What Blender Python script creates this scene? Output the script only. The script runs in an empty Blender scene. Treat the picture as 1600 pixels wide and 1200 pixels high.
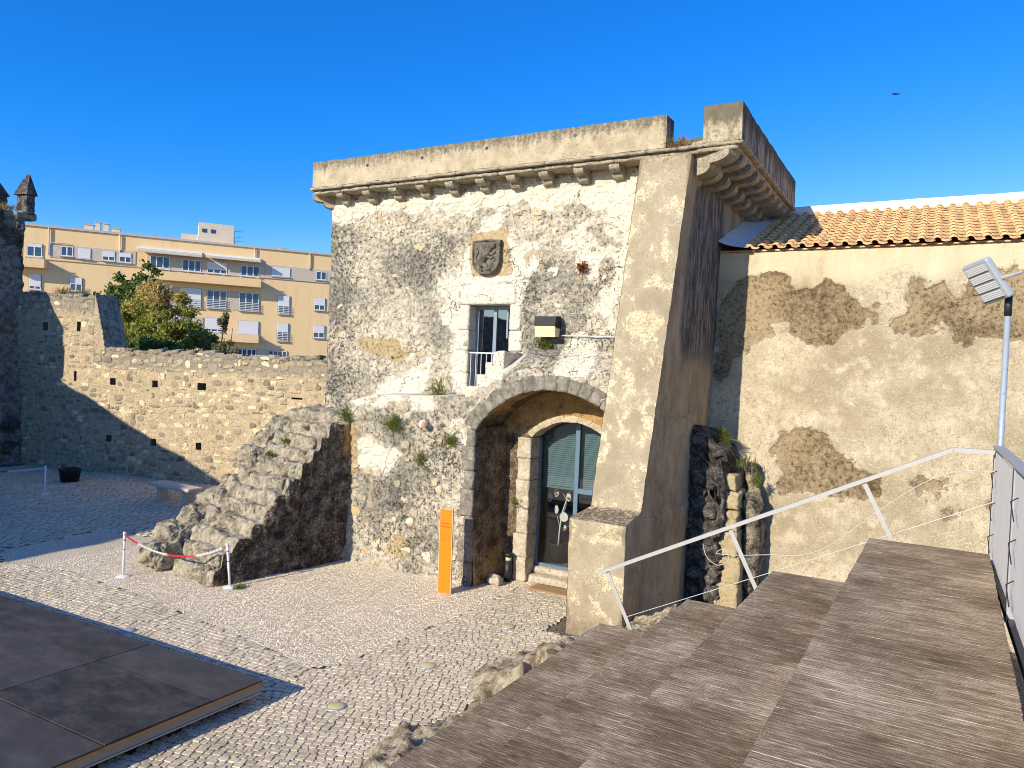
import bpy, math, random
import numpy as np
from mathutils import Vector, Matrix

random.seed(7)
RNG = np.random.default_rng(7)
SC = bpy.context.scene
COL = SC.collection
rad = math.radians

# ------------------------------------------------------------------ camera
EYE = np.array([0.0, 0.0, 4.4])
YAW, PITCH, ROLL = rad(29.5), rad(-1.3), rad(2.4)
_f = np.array([-math.sin(YAW) * math.cos(PITCH), math.cos(YAW) * math.cos(PITCH), math.sin(PITCH)])
_r = np.cross(_f, [0, 0, 1]); _r /= np.linalg.norm(_r)
_u = np.cross(_r, _f)
_r2 = _r * math.cos(ROLL) + _u * math.sin(ROLL)
_u2 = _u * math.cos(ROLL) - _r * math.sin(ROLL)
cam_d = bpy.data.cameras.new('camera')
cam_d.sensor_width = 36
cam_d.lens = 36 * 1150 / 1600
cam_d.clip_start = 0.05
cam_d.clip_end = 3000
cam = bpy.data.objects.new('camera', cam_d)
COL.objects.link(cam)
M = Matrix.Identity(4)
for i in range(3):
    M[i][0] = _r2[i]; M[i][1] = _u2[i]; M[i][2] = -_f[i]; M[i][3] = EYE[i]
cam.matrix_world = M
SC.camera = cam

# ------------------------------------------------------------------ sky and sun
SUN_TAN = 0.27                       # the light travels +Y with a little +X
SUN_EL = rad(24)
az = math.atan(SUN_TAN)
Ldir = Vector((math.sin(az) * math.cos(SUN_EL), math.cos(az) * math.cos(SUN_EL), -math.sin(SUN_EL)))
world = bpy.data.worlds.new('World'); SC.world = world
world.use_nodes = True
wn = world.node_tree
wn.nodes.clear()
sky = wn.nodes.new('ShaderNodeTexSky')
sky.sky_type = 'NISHITA'
sky.sun_disc = False
sky.sun_elevation = SUN_EL
sky.sun_rotation = math.pi + az      # sun stands behind the camera, a little to the left
sky.altitude = 0
sky.air_density = 1.0
sky.dust_density = 0.15
sky.ozone_density = 4.0
# tone curve of the sky: the clear blue deepens, the pale haze near the horizon and round the sun stays as it is
def wmath(op, a, b, c=None):
    nd = wn.nodes.new('ShaderNodeMath'); nd.operation = op
    for k, q in enumerate((a, b, c)):
        if q is None: continue
        if isinstance(q, bpy.types.NodeSocket): wn.links.new(q, nd.inputs[k])
        else: nd.inputs[k].default_value = q
    return nd.outputs[0]
sepc = wn.nodes.new('ShaderNodeSeparateColor'); wn.links.new(sky.outputs[0], sepc.inputs[0])
pale = wn.nodes.new('ShaderNodeMapRange'); pale.interpolation_type = 'SMOOTHSTEP'
wn.links.new(sepc.outputs[0], pale.inputs[0]); pale.inputs[1].default_value = 1.0; pale.inputs[2].default_value = 4.2
comb = wn.nodes.new('ShaderNodeCombineColor')
wn.links.new(wmath('MULTIPLY', sepc.outputs[0], wmath('MULTIPLY_ADD', pale.outputs[0], 0.92, 0.07)), comb.inputs[0])
wn.links.new(wmath('MULTIPLY', sepc.outputs[1], wmath('MULTIPLY_ADD', pale.outputs[0], 0.32, 0.64)), comb.inputs[1])
wn.links.new(wmath('MULTIPLY', sepc.outputs[2], wmath('MULTIPLY_ADD', pale.outputs[0], -0.36, 1.28)), comb.inputs[2])
bg = wn.nodes.new('ShaderNodeBackground')
bg.inputs['Strength'].default_value = 0.148
wo = wn.nodes.new('ShaderNodeOutputWorld')
wn.links.new(comb.outputs[0], bg.inputs[0])
wn.links.new(bg.outputs[0], wo.inputs[0])
sd = bpy.data.lights.new('sun', 'SUN')
sd.energy = 5.0
sd.angle = rad(0.5)
sd.color = (1.0, 0.895, 0.725)
sun = bpy.data.objects.new('sun', sd)
COL.objects.link(sun)
sun.rotation_euler = Ldir.to_track_quat('-Z', 'Y').to_euler()
sun.location = (-10, -40, 30)
vs = SC.view_settings
vs.view_transform = 'Standard'; vs.look = 'None'; vs.exposure = 0.33; vs.gamma = 1.0
vs.use_curve_mapping = False
SC.cycles.use_denoising = True
SC.cycles.pixel_filter_type = 'BLACKMAN_HARRIS'
SC.cycles.filter_width = 0.95
SC.cycles.max_bounces = 6
SC.cycles.diffuse_bounces = 3
SC.cycles.transparent_max_bounces = 12
SC.cycles.caustics_reflective = False
SC.cycles.caustics_refractive = False

# ------------------------------------------------------------------ numeric noise
def _hash(ix, iy, iz, s):
    h = (ix.astype(np.int64) * 374761393 + iy.astype(np.int64) * 668265263 + iz.astype(np.int64) * 2147483647 + s * 974634777) & 0xFFFFFFFF
    h = ((h ^ (h >> 13)) * 1274126177) & 0xFFFFFFFF
    h = ((h ^ (h >> 16)) * 2246822519) & 0xFFFFFFFF
    return ((h ^ (h >> 15)) & 0xFFFFFF) / float(0x1000000)

def vnoise(P, s=0):
    P = np.asarray(P, float)
    i = np.floor(P).astype(np.int64); f = P - i
    f = f * f * f * (f * (f * 6 - 15) + 10)
    out = 0
    for dx in (0, 1):
        wx = f[:, 0] if dx else 1 - f[:, 0]
        for dy in (0, 1):
            wy = f[:, 1] if dy else 1 - f[:, 1]
            for dz in (0, 1):
                wz = f[:, 2] if dz else 1 - f[:, 2]
                out = out + wx * wy * wz * _hash(i[:, 0] + dx, i[:, 1] + dy, i[:, 2] + dz, s)
    return out * 2 - 1

def fbm(P, o=4, s=0, g=0.5):
    P = np.asarray(P, float); a = 1.0; t = 0; n = 0
    for k in range(o):
        t = t + a * vnoise(P * (2.03 ** k) + 17.3 * k, s + k); n += a; a *= g
    return t / n

def ridged(P, o=4, s=0, g=0.55):
    P = np.asarray(P, float); a = 1.0; t = 0; n = 0
    for k in range(o):
        t = t + a * (1 - 2 * np.abs(vnoise(P * (2.07 ** k) + 11.7 * k, s + k))); n += a; a *= g
    return t / n

def worley(P, s=0):
    P = np.asarray(P, float)
    i = np.floor(P).astype(np.int64)
    d1 = np.full(len(P), 9.0); d2 = d1.copy(); idv = np.zeros(len(P))
    for dx in (-1, 0, 1):
        for dy in (-1, 0, 1):
            for dz in (-1, 0, 1):
                c = i + np.array([dx, dy, dz])
                h = [_hash(c[:, 0], c[:, 1], c[:, 2], s + k) for k in range(3)]
                q = c + np.stack(h, 1)
                d = np.sqrt(((q - P) ** 2).sum(1))
                m = d < d1
                d2 = np.where(m, d1, np.minimum(d2, d)); idv = np.where(m, h[0], idv); d1 = np.where(m, d, d1)
    return d1, d2, idv

def sstep(a, b, x):
    t = np.clip((np.asarray(x) - a) / (b - a), 0, 1)
    return t * t * (3 - 2 * t)

def poly_sd(pts, poly):
    """signed distance to a polygon, negative inside"""
    poly = np.array(poly, float)
    d = np.full(len(pts), 1e9); ins = np.zeros(len(pts), bool)
    n = len(poly)
    for k in range(n):
        a = poly[k]; b = poly[(k + 1) % n]
        e = b - a; w = pts - a
        t = np.clip((w @ e) / max(e @ e, 1e-12), 0, 1)
        d = np.minimum(d, np.linalg.norm(w - t[:, None] * e, axis=1))
        c = ((a[1] > pts[:, 1]) != (b[1] > pts[:, 1]))
        with np.errstate(divide='ignore', invalid='ignore'):
            xx = (b[0] - a[0]) * (pts[:, 1] - a[1]) / (b[1] - a[1]) + a[0]
        ins ^= c & (pts[:, 0] < xx)
    return np.where(ins, -d, d)

def polys_mask(pts, polys, soft=0.12, wob=0.12, s=3, freq=4.0):
    P3 = np.column_stack([pts, np.zeros(len(pts))])
    nz = fbm(P3 * freq, 4, s, 0.6) * wob
    m = np.zeros(len(pts))
    for p in polys:
        m = np.maximum(m, 1 - sstep(-soft, soft, poly_sd(pts, p) + nz))
    return m

# ------------------------------------------------------------------ objects
def tag(o, label=None, cat=None, group=None, kind=None):
    if label: o['label'] = label
    if cat: o['category'] = cat
    if group: o['group'] = group
    if kind: o['kind'] = kind
    return o

WORLD = {}
def thing(name, loc, label, cat, group=None, kind=None):
    o = bpy.data.objects.new(name, None)
    o.empty_display_size = 0.2
    o.location = loc
    COL.objects.link(o)
    WORLD[o.name] = Matrix.Translation(Vector(loc))
    return tag(o, label, cat, group, kind)

def mk_mesh(name, V, F, mat=None, smooth=False, attr=None):
    me = bpy.data.meshes.new(name)
    V = np.asarray(V, float)
    me.from_pydata(V.tolist(), [], [list(map(int, f)) for f in F])
    if attr is not None:
        a = me.color_attributes.new('msk', 'FLOAT_COLOR', 'POINT')
        c = np.ones((len(V), 4), np.float32); c[:, :attr.shape[1]] = attr
        a.data.foreach_set('color', c.ravel())
    if smooth:
        me.polygons.foreach_set('use_smooth', np.ones(len(me.polygons), bool))
    if mat is not None:
        for m in (mat if isinstance(mat, (list, tuple)) else [mat]):
            me.materials.append(m)
    me.update()
    return me

def put(name, me, parent=None, mw=None):
    """link an object; mw is its world matrix (identity when vertices are in world coordinates)"""
    o = bpy.data.objects.new(name, me)
    if mw is None: mw = Matrix.Identity(4)
    COL.objects.link(o)
    o.matrix_basis = mw
    WORLD[o.name] = mw.copy()
    if parent is not None:
        o.parent = parent
        o.matrix_parent_inverse = WORLD[parent.name].inverted()
    return o

def obj(name, V, F, mat, parent=None, smooth=False, attr=None):
    return put(name, mk_mesh(name, V, F, mat, smooth, attr), parent)

class MB:
    """collects shapes for one mesh"""
    def __init__(s): s.V = []; s.F = []; s.n = 0; s.A = []
    def add(s, V, F, col=None):
        V = np.asarray(V, float)
        s.V.append(V); s.F += [[i + s.n for i in f] for f in F]; s.n += len(V)
        s.A.append(np.tile(np.array(col if col is not None else (0, 0, 0), float)[:3], (len(V), 1)))
        return s
    def box(s, lo, hi, col=None):
        V, F = boxvf(lo, hi); return s.add(V, F, col)
    def tube(s, pts, r, n=8, col=None, cap=True):
        V, F = tubevf(pts, r, n, cap); return s.add(V, F, col)
    def build(s, name, mat, parent=None, smooth=False):
        return obj(name, np.concatenate(s.V), s.F, mat, parent, smooth, np.concatenate(s.A))
    def mesh(s, name, mat, smooth=False):
        return mk_mesh(name, np.concatenate(s.V), s.F, mat, smooth, np.concatenate(s.A))

BF = [[0, 3, 2, 1], [4, 5, 6, 7], [0, 1, 5, 4], [1, 2, 6, 5], [2, 3, 7, 6], [3, 0, 4, 7]]
def boxvf(lo, hi):
    x0, y0, z0 = lo; x1, y1, z1 = hi
    return np.array([(x0, y0, z0), (x1, y0, z0), (x1, y1, z0), (x0, y1, z0), (x0, y0, z1), (x1, y0, z1), (x1, y1, z1), (x0, y1, z1)], float), BF

def bevbox(lo, hi, b=0.01):
    """box with chamfered edges, 24 vertices"""
    lo = np.array(lo, float); hi = np.array(hi, float); V = []; 
    idx = {}
    for sx in (0, 1):
        for sy in (0, 1):
            for sz in (0, 1):
                c = np.array([hi[0] if sx else lo[0], hi[1] if sy else lo[1], hi[2] if sz else lo[2]])
                d = np.array([-1 if sx else 1, -1 if sy else 1, -1 if sz else 1]) * b
                for a in range(3):
                    e = d.copy(); e[a] = 0
                    idx[(sx, sy, sz, a)] = len(V); V.append(c + e)
    F = []
    ctr = (lo + hi) / 2
    def f(l):
        p = np.array([V[i] for i in l]); n = np.cross(p[1] - p[0], p[2] - p[0])
        F.append(l if n @ (p.mean(0) - ctr) > 0 else l[::-1])
    for s_ in (0, 1):
        f([idx[(s_, y, z, 0)] for y, z in ((0, 0), (1, 0), (1, 1), (0, 1))])
        f([idx[(x, s_, z, 1)] for x, z in ((0, 0), (1, 0), (1, 1), (0, 1))])
        f([idx[(x, y, s_, 2)] for x, y in ((0, 0), (1, 0), (1, 1), (0, 1))])
    for p in (0, 1):
        for q in (0, 1):
            f([idx[(0, p, q, 1)], idx[(1, p, q, 1)], idx[(1, p, q, 2)], idx[(0, p, q, 2)]])
            f([idx[(p, 0, q, 0)], idx[(p, 1, q, 0)], idx[(p, 1, q, 2)], idx[(p, 0, q, 2)]])
            f([idx[(p, q, 0, 0)], idx[(p, q, 1, 0)], idx[(p, q, 1, 1)], idx[(p, q, 0, 1)]])
            for r in (0, 1):
                if True: f([idx[(p, q, r, 0)], idx[(p, q, r, 1)], idx[(p, q, r, 2)]])
    return np.array(V), F

def tubevf(pts, r, n=8, cap=True):
    pts = np.array(pts, float); m = len(pts)
    rr = np.full(m, r, float) if np.isscalar(r) else np.array(r, float)
    V = []; prev = None
    for i in range(m):
        t = pts[min(i + 1, m - 1)] - pts[max(i - 1, 0)]
        t /= max(np.linalg.norm(t), 1e-9)
        if prev is None:
            a = np.array([0, 0, 1.0]) if abs(t[2]) < 0.9 else np.array([1.0, 0, 0])
            x = np.cross(a, t)
        else:
            x = prev - t * (prev @ t)
        x /= max(np.linalg.norm(x), 1e-9); prev = x
        y = np.cross(t, x)
        for k in range(n):
            a = 2 * math.pi * k / n
            V.append(pts[i] + rr[i] * (math.cos(a) * x + math.sin(a) * y))
    F = []
    for i in range(m - 1):
        for k in range(n):
            F.append([i * n + k, i * n + (k + 1) % n, (i + 1) * n + (k + 1) % n, (i + 1) * n + k])
    if cap:
        F.append(list(range(n))[::-1]); F.append([(m - 1) * n + k for k in range(n)])
    return np.array(V), F

def lathe(prof, n=16, c=(0, 0, 0)):
    """prof: (radius, z) pairs from bottom to top"""
    V = []; F = []
    for r, z in prof:
        for k in range(n):
            a = 2 * math.pi * k / n
            V.append((c[0] + r * math.cos(a), c[1] + r * math.sin(a), c[2] + z))
    m = len(prof)
    for i in range(m - 1):
        for k in range(n):
            F.append([i * n + k, i * n + (k + 1) % n, (i + 1) * n + (k + 1) % n, (i + 1) * n + k])
    F.append(list(range(n))[::-1]); F.append([(m - 1) * n + k for k in range(n)])
    return np.array(V), F

def prism(poly, d0, d1, axis='y'):
    """outline in (x,z) extruded along y (or (x,y) along z)"""
    n = len(poly)
    if axis == 'y':
        V = [(x, d0, z) for x, z in poly] + [(x, d1, z) for x, z in poly]
    elif axis == 'z':
        V = [(x, y, d0) for x, y in poly] + [(x, y, d1) for x, y in poly]
    else:
        V = [(d0, x, z) for x, z in poly] + [(d1, x, z) for x, z in poly]
    F = [list(range(n)), [n + k for k in range(n)][::-1]] + [[k, n + k, n + (k + 1) % n, (k + 1) % n] for k in range(n)]
    V = np.array(V, float)
    # orient outward
    c = V.mean(0); p = V[F[0][:3]]; nn = np.cross(p[1] - p[0], p[2] - p[0])
    if nn @ (V[:n].mean(0) - c) < 0: F = [f[::-1] for f in F]
    return V, F

def rbox(lo, hi, res, r=0.04, amp=0.01, freq=6.0, s=0, xf=None, oct=3):
    """weathered stone block: rounded, roughened, welded"""
    lo = np.array(lo, float); hi = np.array(hi, float)
    n = np.maximum(2, np.round((hi - lo) / res).astype(int))
    n = np.minimum(n, 400)
    key = {}; V = []; F = []
    def vid(i, j, k):
        t = (i, j, k)
        if t not in key:
            key[t] = len(V); V.append(t)
        return key[t]
    nx, ny, nz = n
    for i in range(nx):
        for j in range(ny):
            F.append([vid(i, j, 0), vid(i, j + 1, 0), vid(i + 1, j + 1, 0), vid(i + 1, j, 0)])
            F.append([vid(i, j, nz), vid(i + 1, j, nz), vid(i + 1, j + 1, nz), vid(i, j + 1, nz)])
    for i in range(nx):
        for k in range(nz):
            F.append([vid(i, 0, k), vid(i + 1, 0, k), vid(i + 1, 0, k + 1), vid(i, 0, k + 1)])
            F.append([vid(i, ny, k), vid(i, ny, k + 1), vid(i + 1, ny, k + 1), vid(i + 1, ny, k)])
    for j in range(ny):
        for k in range(nz):
            F.append([vid(0, j, k), vid(0, j, k + 1), vid(0, j + 1, k + 1), vid(0, j + 1, k)])
            F.append([vid(nx, j, k), vid(nx, j + 1, k), vid(nx, j + 1, k + 1), vid(nx, j, k + 1)])
    P = lo + np.array(V, float) / n * (hi - lo)
    r = min(r, float((hi - lo).min()) * 0.49)
    q = np.clip(P, lo + r, hi - r)
    d = P - q; l = np.linalg.norm(d, axis=1, keepdims=True)
    P = q + d / np.maximum(l, 1e-9) * np.minimum(l, r)
    if xf is not None: P = xf(P)
    if amp > 0:
        D = np.stack([fbm(P * freq + 31 * a, oct, s + 10 * a, 0.55) for a in range(3)], 1)
        P = P + D * amp
    return P, F

def grid(fn, u, v, keep=None):
    """regular sheet: fn(U,V)->Nx3; keep(uc,vc) mask of cells"""
    nu, nv = len(u), len(v)
    U, W = np.meshgrid(u, v, indexing='ij')
    P = fn(U.ravel(), W.ravel())
    i, j = np.meshgrid(np.arange(nu - 1), np.arange(nv - 1), indexing='ij')
    i = i.ravel(); j = j.ravel()
    F = np.stack([i * nv + j, (i + 1) * nv + j, (i + 1) * nv + j + 1, i * nv + j + 1], 1)
    if keep is not None:
        uc = (u[i] + u[i + 1]) / 2; vc = (v[j] + v[j + 1]) / 2
        F = F[keep(uc, vc)]
    used = np.unique(F); rm = np.full(len(P), -1); rm[used] = np.arange(len(used))
    return P[used], rm[F], U.ravel()[used], W.ravel()[used]

# ------------------------------------------------------------------ node materials
class NT:
    def __init__(s, name):
        s.m = bpy.data.materials.new(name); s.m.use_nodes = True
        s.t = s.m.node_tree; s.b = s.t.nodes['Principled BSDF']; s.out = s.t.nodes['Material Output']
        s._pos = None
    def n(s, typ, ins=(), **props):
        nd = s.t.nodes.new(typ)
        for k, v in props.items(): setattr(nd, k, v)
        for k, v in dict(ins).items(): s.set(nd.inputs[k], v)
        return nd
    def set(s, sock, v):
        if isinstance(v, bpy.types.NodeSocket): s.t.links.new(v, sock)
        else:
            if sock.type == 'RGBA' and not np.isscalar(v) and len(v) == 3: v = (*v, 1)
            sock.default_value = v
    def pos(s):
        if s._pos is None: s._pos = s.n('ShaderNodeNewGeometry').outputs['Position']
        return s._pos
    def scaled(s, sx, sy, sz, vec=None, rot=(0, 0, 0)):
        return s.n('ShaderNodeMapping', {'Vector': vec or s.pos(), 'Scale': (sx, sy, sz), 'Rotation': rot}).outputs[0]
    def noise(s, scale, detail=5, rough=0.6, vec=None, dist=0.0, col=False):
        nd = s.n('ShaderNodeTexNoise', {'Vector': vec or s.pos(), 'Scale': scale, 'Detail': detail, 'Roughness': rough, 'Distortion': dist})
        return nd.outputs['Color' if col else 'Fac']
    def vor(s, scale, feature='F1', vec=None, rnd=1.0, out='Distance'):
        nd = s.n('ShaderNodeTexVoronoi', {'Vector': vec or s.pos(), 'Scale': scale, 'Randomness': rnd}, feature=feature)
        return nd.outputs[out]
    def ramp(s, fac, stops, mode='LINEAR'):
        nd = s.n('ShaderNodeValToRGB', {'Fac': fac}); cr = nd.color_ramp; cr.interpolation = mode
        while len(cr.elements) < len(stops): cr.elements.new(0.5)
        for e, (p, c) in zip(cr.elements, stops):
            e.position = p; e.color = (c, c, c, 1) if np.isscalar(c) else (*c, 1)
        return nd.outputs[0]
    def step(s, x, a, b):
        nd = s.n('ShaderNodeMapRange', {'Value': x, 'From Min': a, 'From Max': b}, interpolation_type='SMOOTHSTEP')
        return nd.outputs[0]
    def mix(s, fac, a, b, blend='MIX'):
        nd = s.n('ShaderNodeMix', data_type='RGBA', blend_type=blend)
        s.set(nd.inputs[0], fac); s.set(nd.inputs[6], a); s.set(nd.inputs[7], b)
        return nd.outputs[2]
    def math(s, op, a, b=0.0, c=None, clamp=False):
        nd = s.n('ShaderNodeMath', operation=op, use_clamp=clamp)
        s.set(nd.inputs[0], a); s.set(nd.inputs[1], b)
        if c is not None: s.set(nd.inputs[2], c)
        return nd.outputs[0]
    def add(s, a, b): return s.math('ADD', a, b)
    def mul(s, a, b): return s.math('MULTIPLY', a, b)
    def attr(s, name='msk'):
        nd = s.n('ShaderNodeAttribute', attribute_name=name)
        sp = s.n('ShaderNodeSeparateColor', {'Color': nd.outputs['Color']})
        return sp.outputs[0], sp.outputs[1], sp.outputs[2], nd.outputs['Color']
    def sep(s, vec=None):
        nd = s.n('ShaderNodeSeparateXYZ', {'Vector': vec or s.pos()}); return nd.outputs
    def rand(s): return s.n('ShaderNodeObjectInfo').outputs['Random']
    def bump(s, h, strength=0.5, dist=0.02, normal=None):
        ins = {'Height': h, 'Strength': strength, 'Distance': dist}
        if normal: ins['Normal'] = normal
        return s.n('ShaderNodeBump', ins).outputs[0]
    def fin(s, color, rough=0.9, normal=None, metal=0.0, spec=0.3):
        s.set(s.b.inputs['Base Color'], color); s.set(s.b.inputs['Roughness'], rough)
        s.set(s.b.inputs['Metallic'], metal); s.set(s.b.inputs['Specular IOR Level'], spec)
        if normal: s.set(s.b.inputs['Normal'], normal)
        return s.m

def plain(name, col, rough=0.6, metal=0.0, var=0.12, scale=8.0, spec=0.4, bump=0.15):
    t = NT(name)
    n = t.noise(scale, 5, 0.6)
    c = t.mix(n, tuple(x * (1 - var) for x in col), tuple(min(1, x * (1 + var)) for x in col))
    return t.fin(c, t.math('MULTIPLY_ADD', n, 0.2, rough - 0.1), t.bump(t.noise(scale * 8, 3), bump, 0.004), metal, spec)

# ---- masonry of the gatehouse: lime render over rubble, lichen
def mat_facade():
    t = NT('lime_rubble')
    R, G, B, _ = t.attr()
    big = t.noise(0.9, 4, 0.55); mid = t.noise(3.6, 9, 0.70); fine = t.noise(11, 8, 0.74); spk = t.noise(25, 6, 0.75); grit = t.noise(70, 3, 0.7)
    base = t.ramp(mid, [(0.33, (0.37, 0.325, 0.245)), (0.46, (0.58, 0.515, 0.39)), (0.60, (0.76, 0.69, 0.545))])
    warp = lambda sc, am: t.n('ShaderNodeVectorMath', {0: t.pos(), 1: t.n('ShaderNodeVectorMath', {0: t.noise(sc, 4, col=True), 3: am}, operation='SCALE').outputs[0]}, operation='ADD').outputs[0]
    wv = warp(5, 0.14)
    cell = t.vor(4.4, out='Color', vec=wv); cs = t.n('ShaderNodeSeparateColor', {'Color': cell}).outputs
    ce = t.vor(4.4, 'DISTANCE_TO_EDGE', vec=wv)
    stone = t.mul(t.step(cs[0], 0.72, 0.76), t.step(ce, 0.03, 0.09))
    base = t.mix(t.mul(stone, 0.5), base, t.mix(cs[1], (0.60, 0.45, 0.26), (0.78, 0.69, 0.52)))
    gl = t.step(t.add(t.add(big, t.mul(fine, 0.8)), t.math('MULTIPLY_ADD', G, 0.34, t.mul(R, -0.30))), 0.80, 1.10)
    base = t.mix(t.mul(gl, 0.82), base, t.ramp(spk, [(0.34, (0.075, 0.07, 0.058)), (0.5, (0.28, 0.262, 0.215)), (0.64, (0.60, 0.555, 0.46))]))
    v = t.add(t.mul(R, 0.95), t.add(t.mul(mid, 1.5), t.mul(fine, 1.1)))
    wf = t.step(v, 1.55, 1.74)
    base = t.mix(t.mul(wf, 0.92), base, t.mix(spk, (0.74, 0.66, 0.51), (0.88, 0.82, 0.70)))
    of = t.step(t.add(B, t.add(t.mul(mid, 0.5), t.mul(fine, 0.4))), 0.88, 1.02)
    base = t.mix(t.mul(of, 0.9), base, t.mix(spk, (0.40, 0.29, 0.14), (0.60, 0.46, 0.25)))
    bl = t.step(t.add(t.mul(spk, 0.9), t.add(t.mul(fine, 0.55), t.math('MULTIPLY_ADD', G, 0.12, t.mul(R, -0.06)))), 0.785, 0.845)
    base = t.mix(t.mul(bl, 0.88), base, (0.055, 0.048, 0.038))
    pf = t.mul(t.step(t.noise(17, 5, 0.7, vec=t.scaled(1, 1, 1, rot=(0.4, 0.2, 0.9))), 0.60, 0.66), 0.75)
    base = t.mix(pf, base, (0.80, 0.74, 0.62))
    cr = t.vor(1.3, 'DISTANCE_TO_EDGE', vec=warp(3, 0.6))
    crf = t.mul(t.step(cr, 0.011, 0.003), t.step(t.noise(0.8, 2), 0.50, 0.58))
    base = t.mix(t.mul(crf, 0.85), base, (0.05, 0.04, 0.03))
    h = t.add(t.add(t.mul(fine, 0.9), t.mul(spk, 0.8)), t.add(t.add(t.mul(bl, -0.5), t.mul(grit, 0.3)), t.add(t.mul(wf, 0.3), t.add(t.mul(t.step(ce, 0.0, 0.08), 0.35), t.mul(crf, -0.8)))))
    return t.fin(base, 0.95, t.bump(h, 0.9, 0.045), spec=0.1)
M_FACADE = mat_facade()

def mat_darkstone(name, lo, hi, acc, accf=0.55, sc=1.0):
    """weathered stone, dark crust broken by pale specks; attribute red brings the warm clean stone out"""
    t = NT(name)
    R, G, B, _ = t.attr()
    mid = t.noise(4 * sc, 9, 0.72); fine = t.noise(14 * sc, 7, 0.75); spk = t.noise(30 * sc, 5, 0.75); grit = t.noise(75 * sc, 3, 0.7)
    c = t.mix(t.step(t.add(mid, t.mul(fine, 0.7)), 0.68, 1.02), lo, hi)
    c = t.mix(t.step(t.add(R, t.mul(mid, 0.8)), 0.75, 1.15), c, t.mix(fine, acc, tuple(x * 1.5 for x in acc)))
    c = t.mix(t.mul(t.step(t.add(spk, t.mul(mid, 0.5)), 0.80, 0.90), accf), c, (0.66, 0.61, 0.51))
    c = t.mix(t.mul(t.step(t.add(fine, t.mul(spk, 0.6)), 0.70, 0.62), 0.6), c, tuple(x * 0.35 for x in lo))
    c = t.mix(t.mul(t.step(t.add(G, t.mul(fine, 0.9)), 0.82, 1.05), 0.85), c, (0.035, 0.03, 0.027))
    c = t.mix(t.mul(t.step(t.add(B, t.add(t.mul(spk, 0.7), t.mul(mid, 0.5))), 1.12, 1.35), 0.8), c, (0.33, 0.235, 0.045))
    h = t.add(mid, t.add(t.mul(fine, 0.9), t.add(t.mul(spk, 0.6), t.mul(grit, 0.25))))
    return t.fin(c, 0.92, t.bump(h, 1.0, 0.06), spec=0.12)
M_REVEAL = mat_darkstone('dark_reveal', (0.085, 0.06, 0.038), (0.27, 0.19, 0.115), (0.50, 0.29, 0.11), 0.6)  # dark tone carries the shade inside the arch passage
M_STAIR = mat_darkstone('worn_limestone', (0.20, 0.17, 0.12), (0.64, 0.565, 0.42), (0.55, 0.40, 0.20), 0.5)
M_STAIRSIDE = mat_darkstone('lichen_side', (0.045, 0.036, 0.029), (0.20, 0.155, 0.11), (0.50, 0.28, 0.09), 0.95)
M_BLACKROCK = mat_darkstone('dark_rock', (0.04, 0.036, 0.034), (0.17, 0.15, 0.13), (0.50, 0.40, 0.23), 0.6)  # dark tone puts shade into the corner stub and the keep merlons
M_KEEP = mat_darkstone('keep_rubble', (0.15, 0.13, 0.10), (0.46, 0.40, 0.31), (0.36, 0.30, 0.22), 0.5)
M_CORBEL = mat_darkstone('corbel_stone', (0.42, 0.36, 0.26), (0.70, 0.62, 0.47), (0.6, 0.48, 0.28), 0.3, 1.3)
M_JAMB = mat_darkstone('dressed_limestone', (0.56, 0.47, 0.33), (0.80, 0.72, 0.56), (0.60, 0.41, 0.19), 0.3, 1.1)
M_GREYJAMB = mat_darkstone('grey_dressed_stone', (0.22, 0.20, 0.16), (0.43, 0.395, 0.32), (0.42, 0.33, 0.20), 0.35, 1.0)
M_EDGE = mat_darkstone('mossy_rubble', (0.22, 0.17, 0.10), (0.70, 0.60, 0.43), (0.40, 0.30, 0.09), 0.5)

def mat_parapet():
    t = NT('weathered_concrete')
    R, G, B, _ = t.attr()
    mid = t.noise(3.0, 7, 0.65); fine = t.noise(15, 8, 0.78); spk = t.noise(34, 5, 0.75)
    c = t.mix(t.step(mid, 0.3, 0.7), (0.37, 0.305, 0.20), (0.53, 0.455, 0.32))
    st = t.noise(5, 5, 0.7, vec=t.scaled(1.6, 1.6, 0.18))
    dk = t.step(t.add(t.add(t.mul(fine, 0.6), t.mul(st, 0.5)), t.mul(G, 0.50)), 0.62, 0.88)
    c = t.mix(t.mul(dk, 0.8), c, (0.085, 0.075, 0.055))
    c = t.mix(t.mul(t.step(spk, 0.60, 0.70), t.math('MULTIPLY_ADD', G, 0.6, 0.15)), c, (0.62, 0.58, 0.48))
    c = t.mix(t.mul(t.step(t.add(spk, t.mul(fine, 0.5)), 0.82, 0.90), 0.75), c, (0.07, 0.06, 0.045))
    c = t.mix(t.mul(t.mul(R, t.step(st, 0.38, 0.60)), 0.85), c, (0.06, 0.053, 0.048))
    return t.fin(c, 0.93, t.bump(t.add(fine, t.mul(spk, 0.6)), 0.55, 0.015), spec=0.12)
M_PARAPET = mat_parapet()

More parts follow.
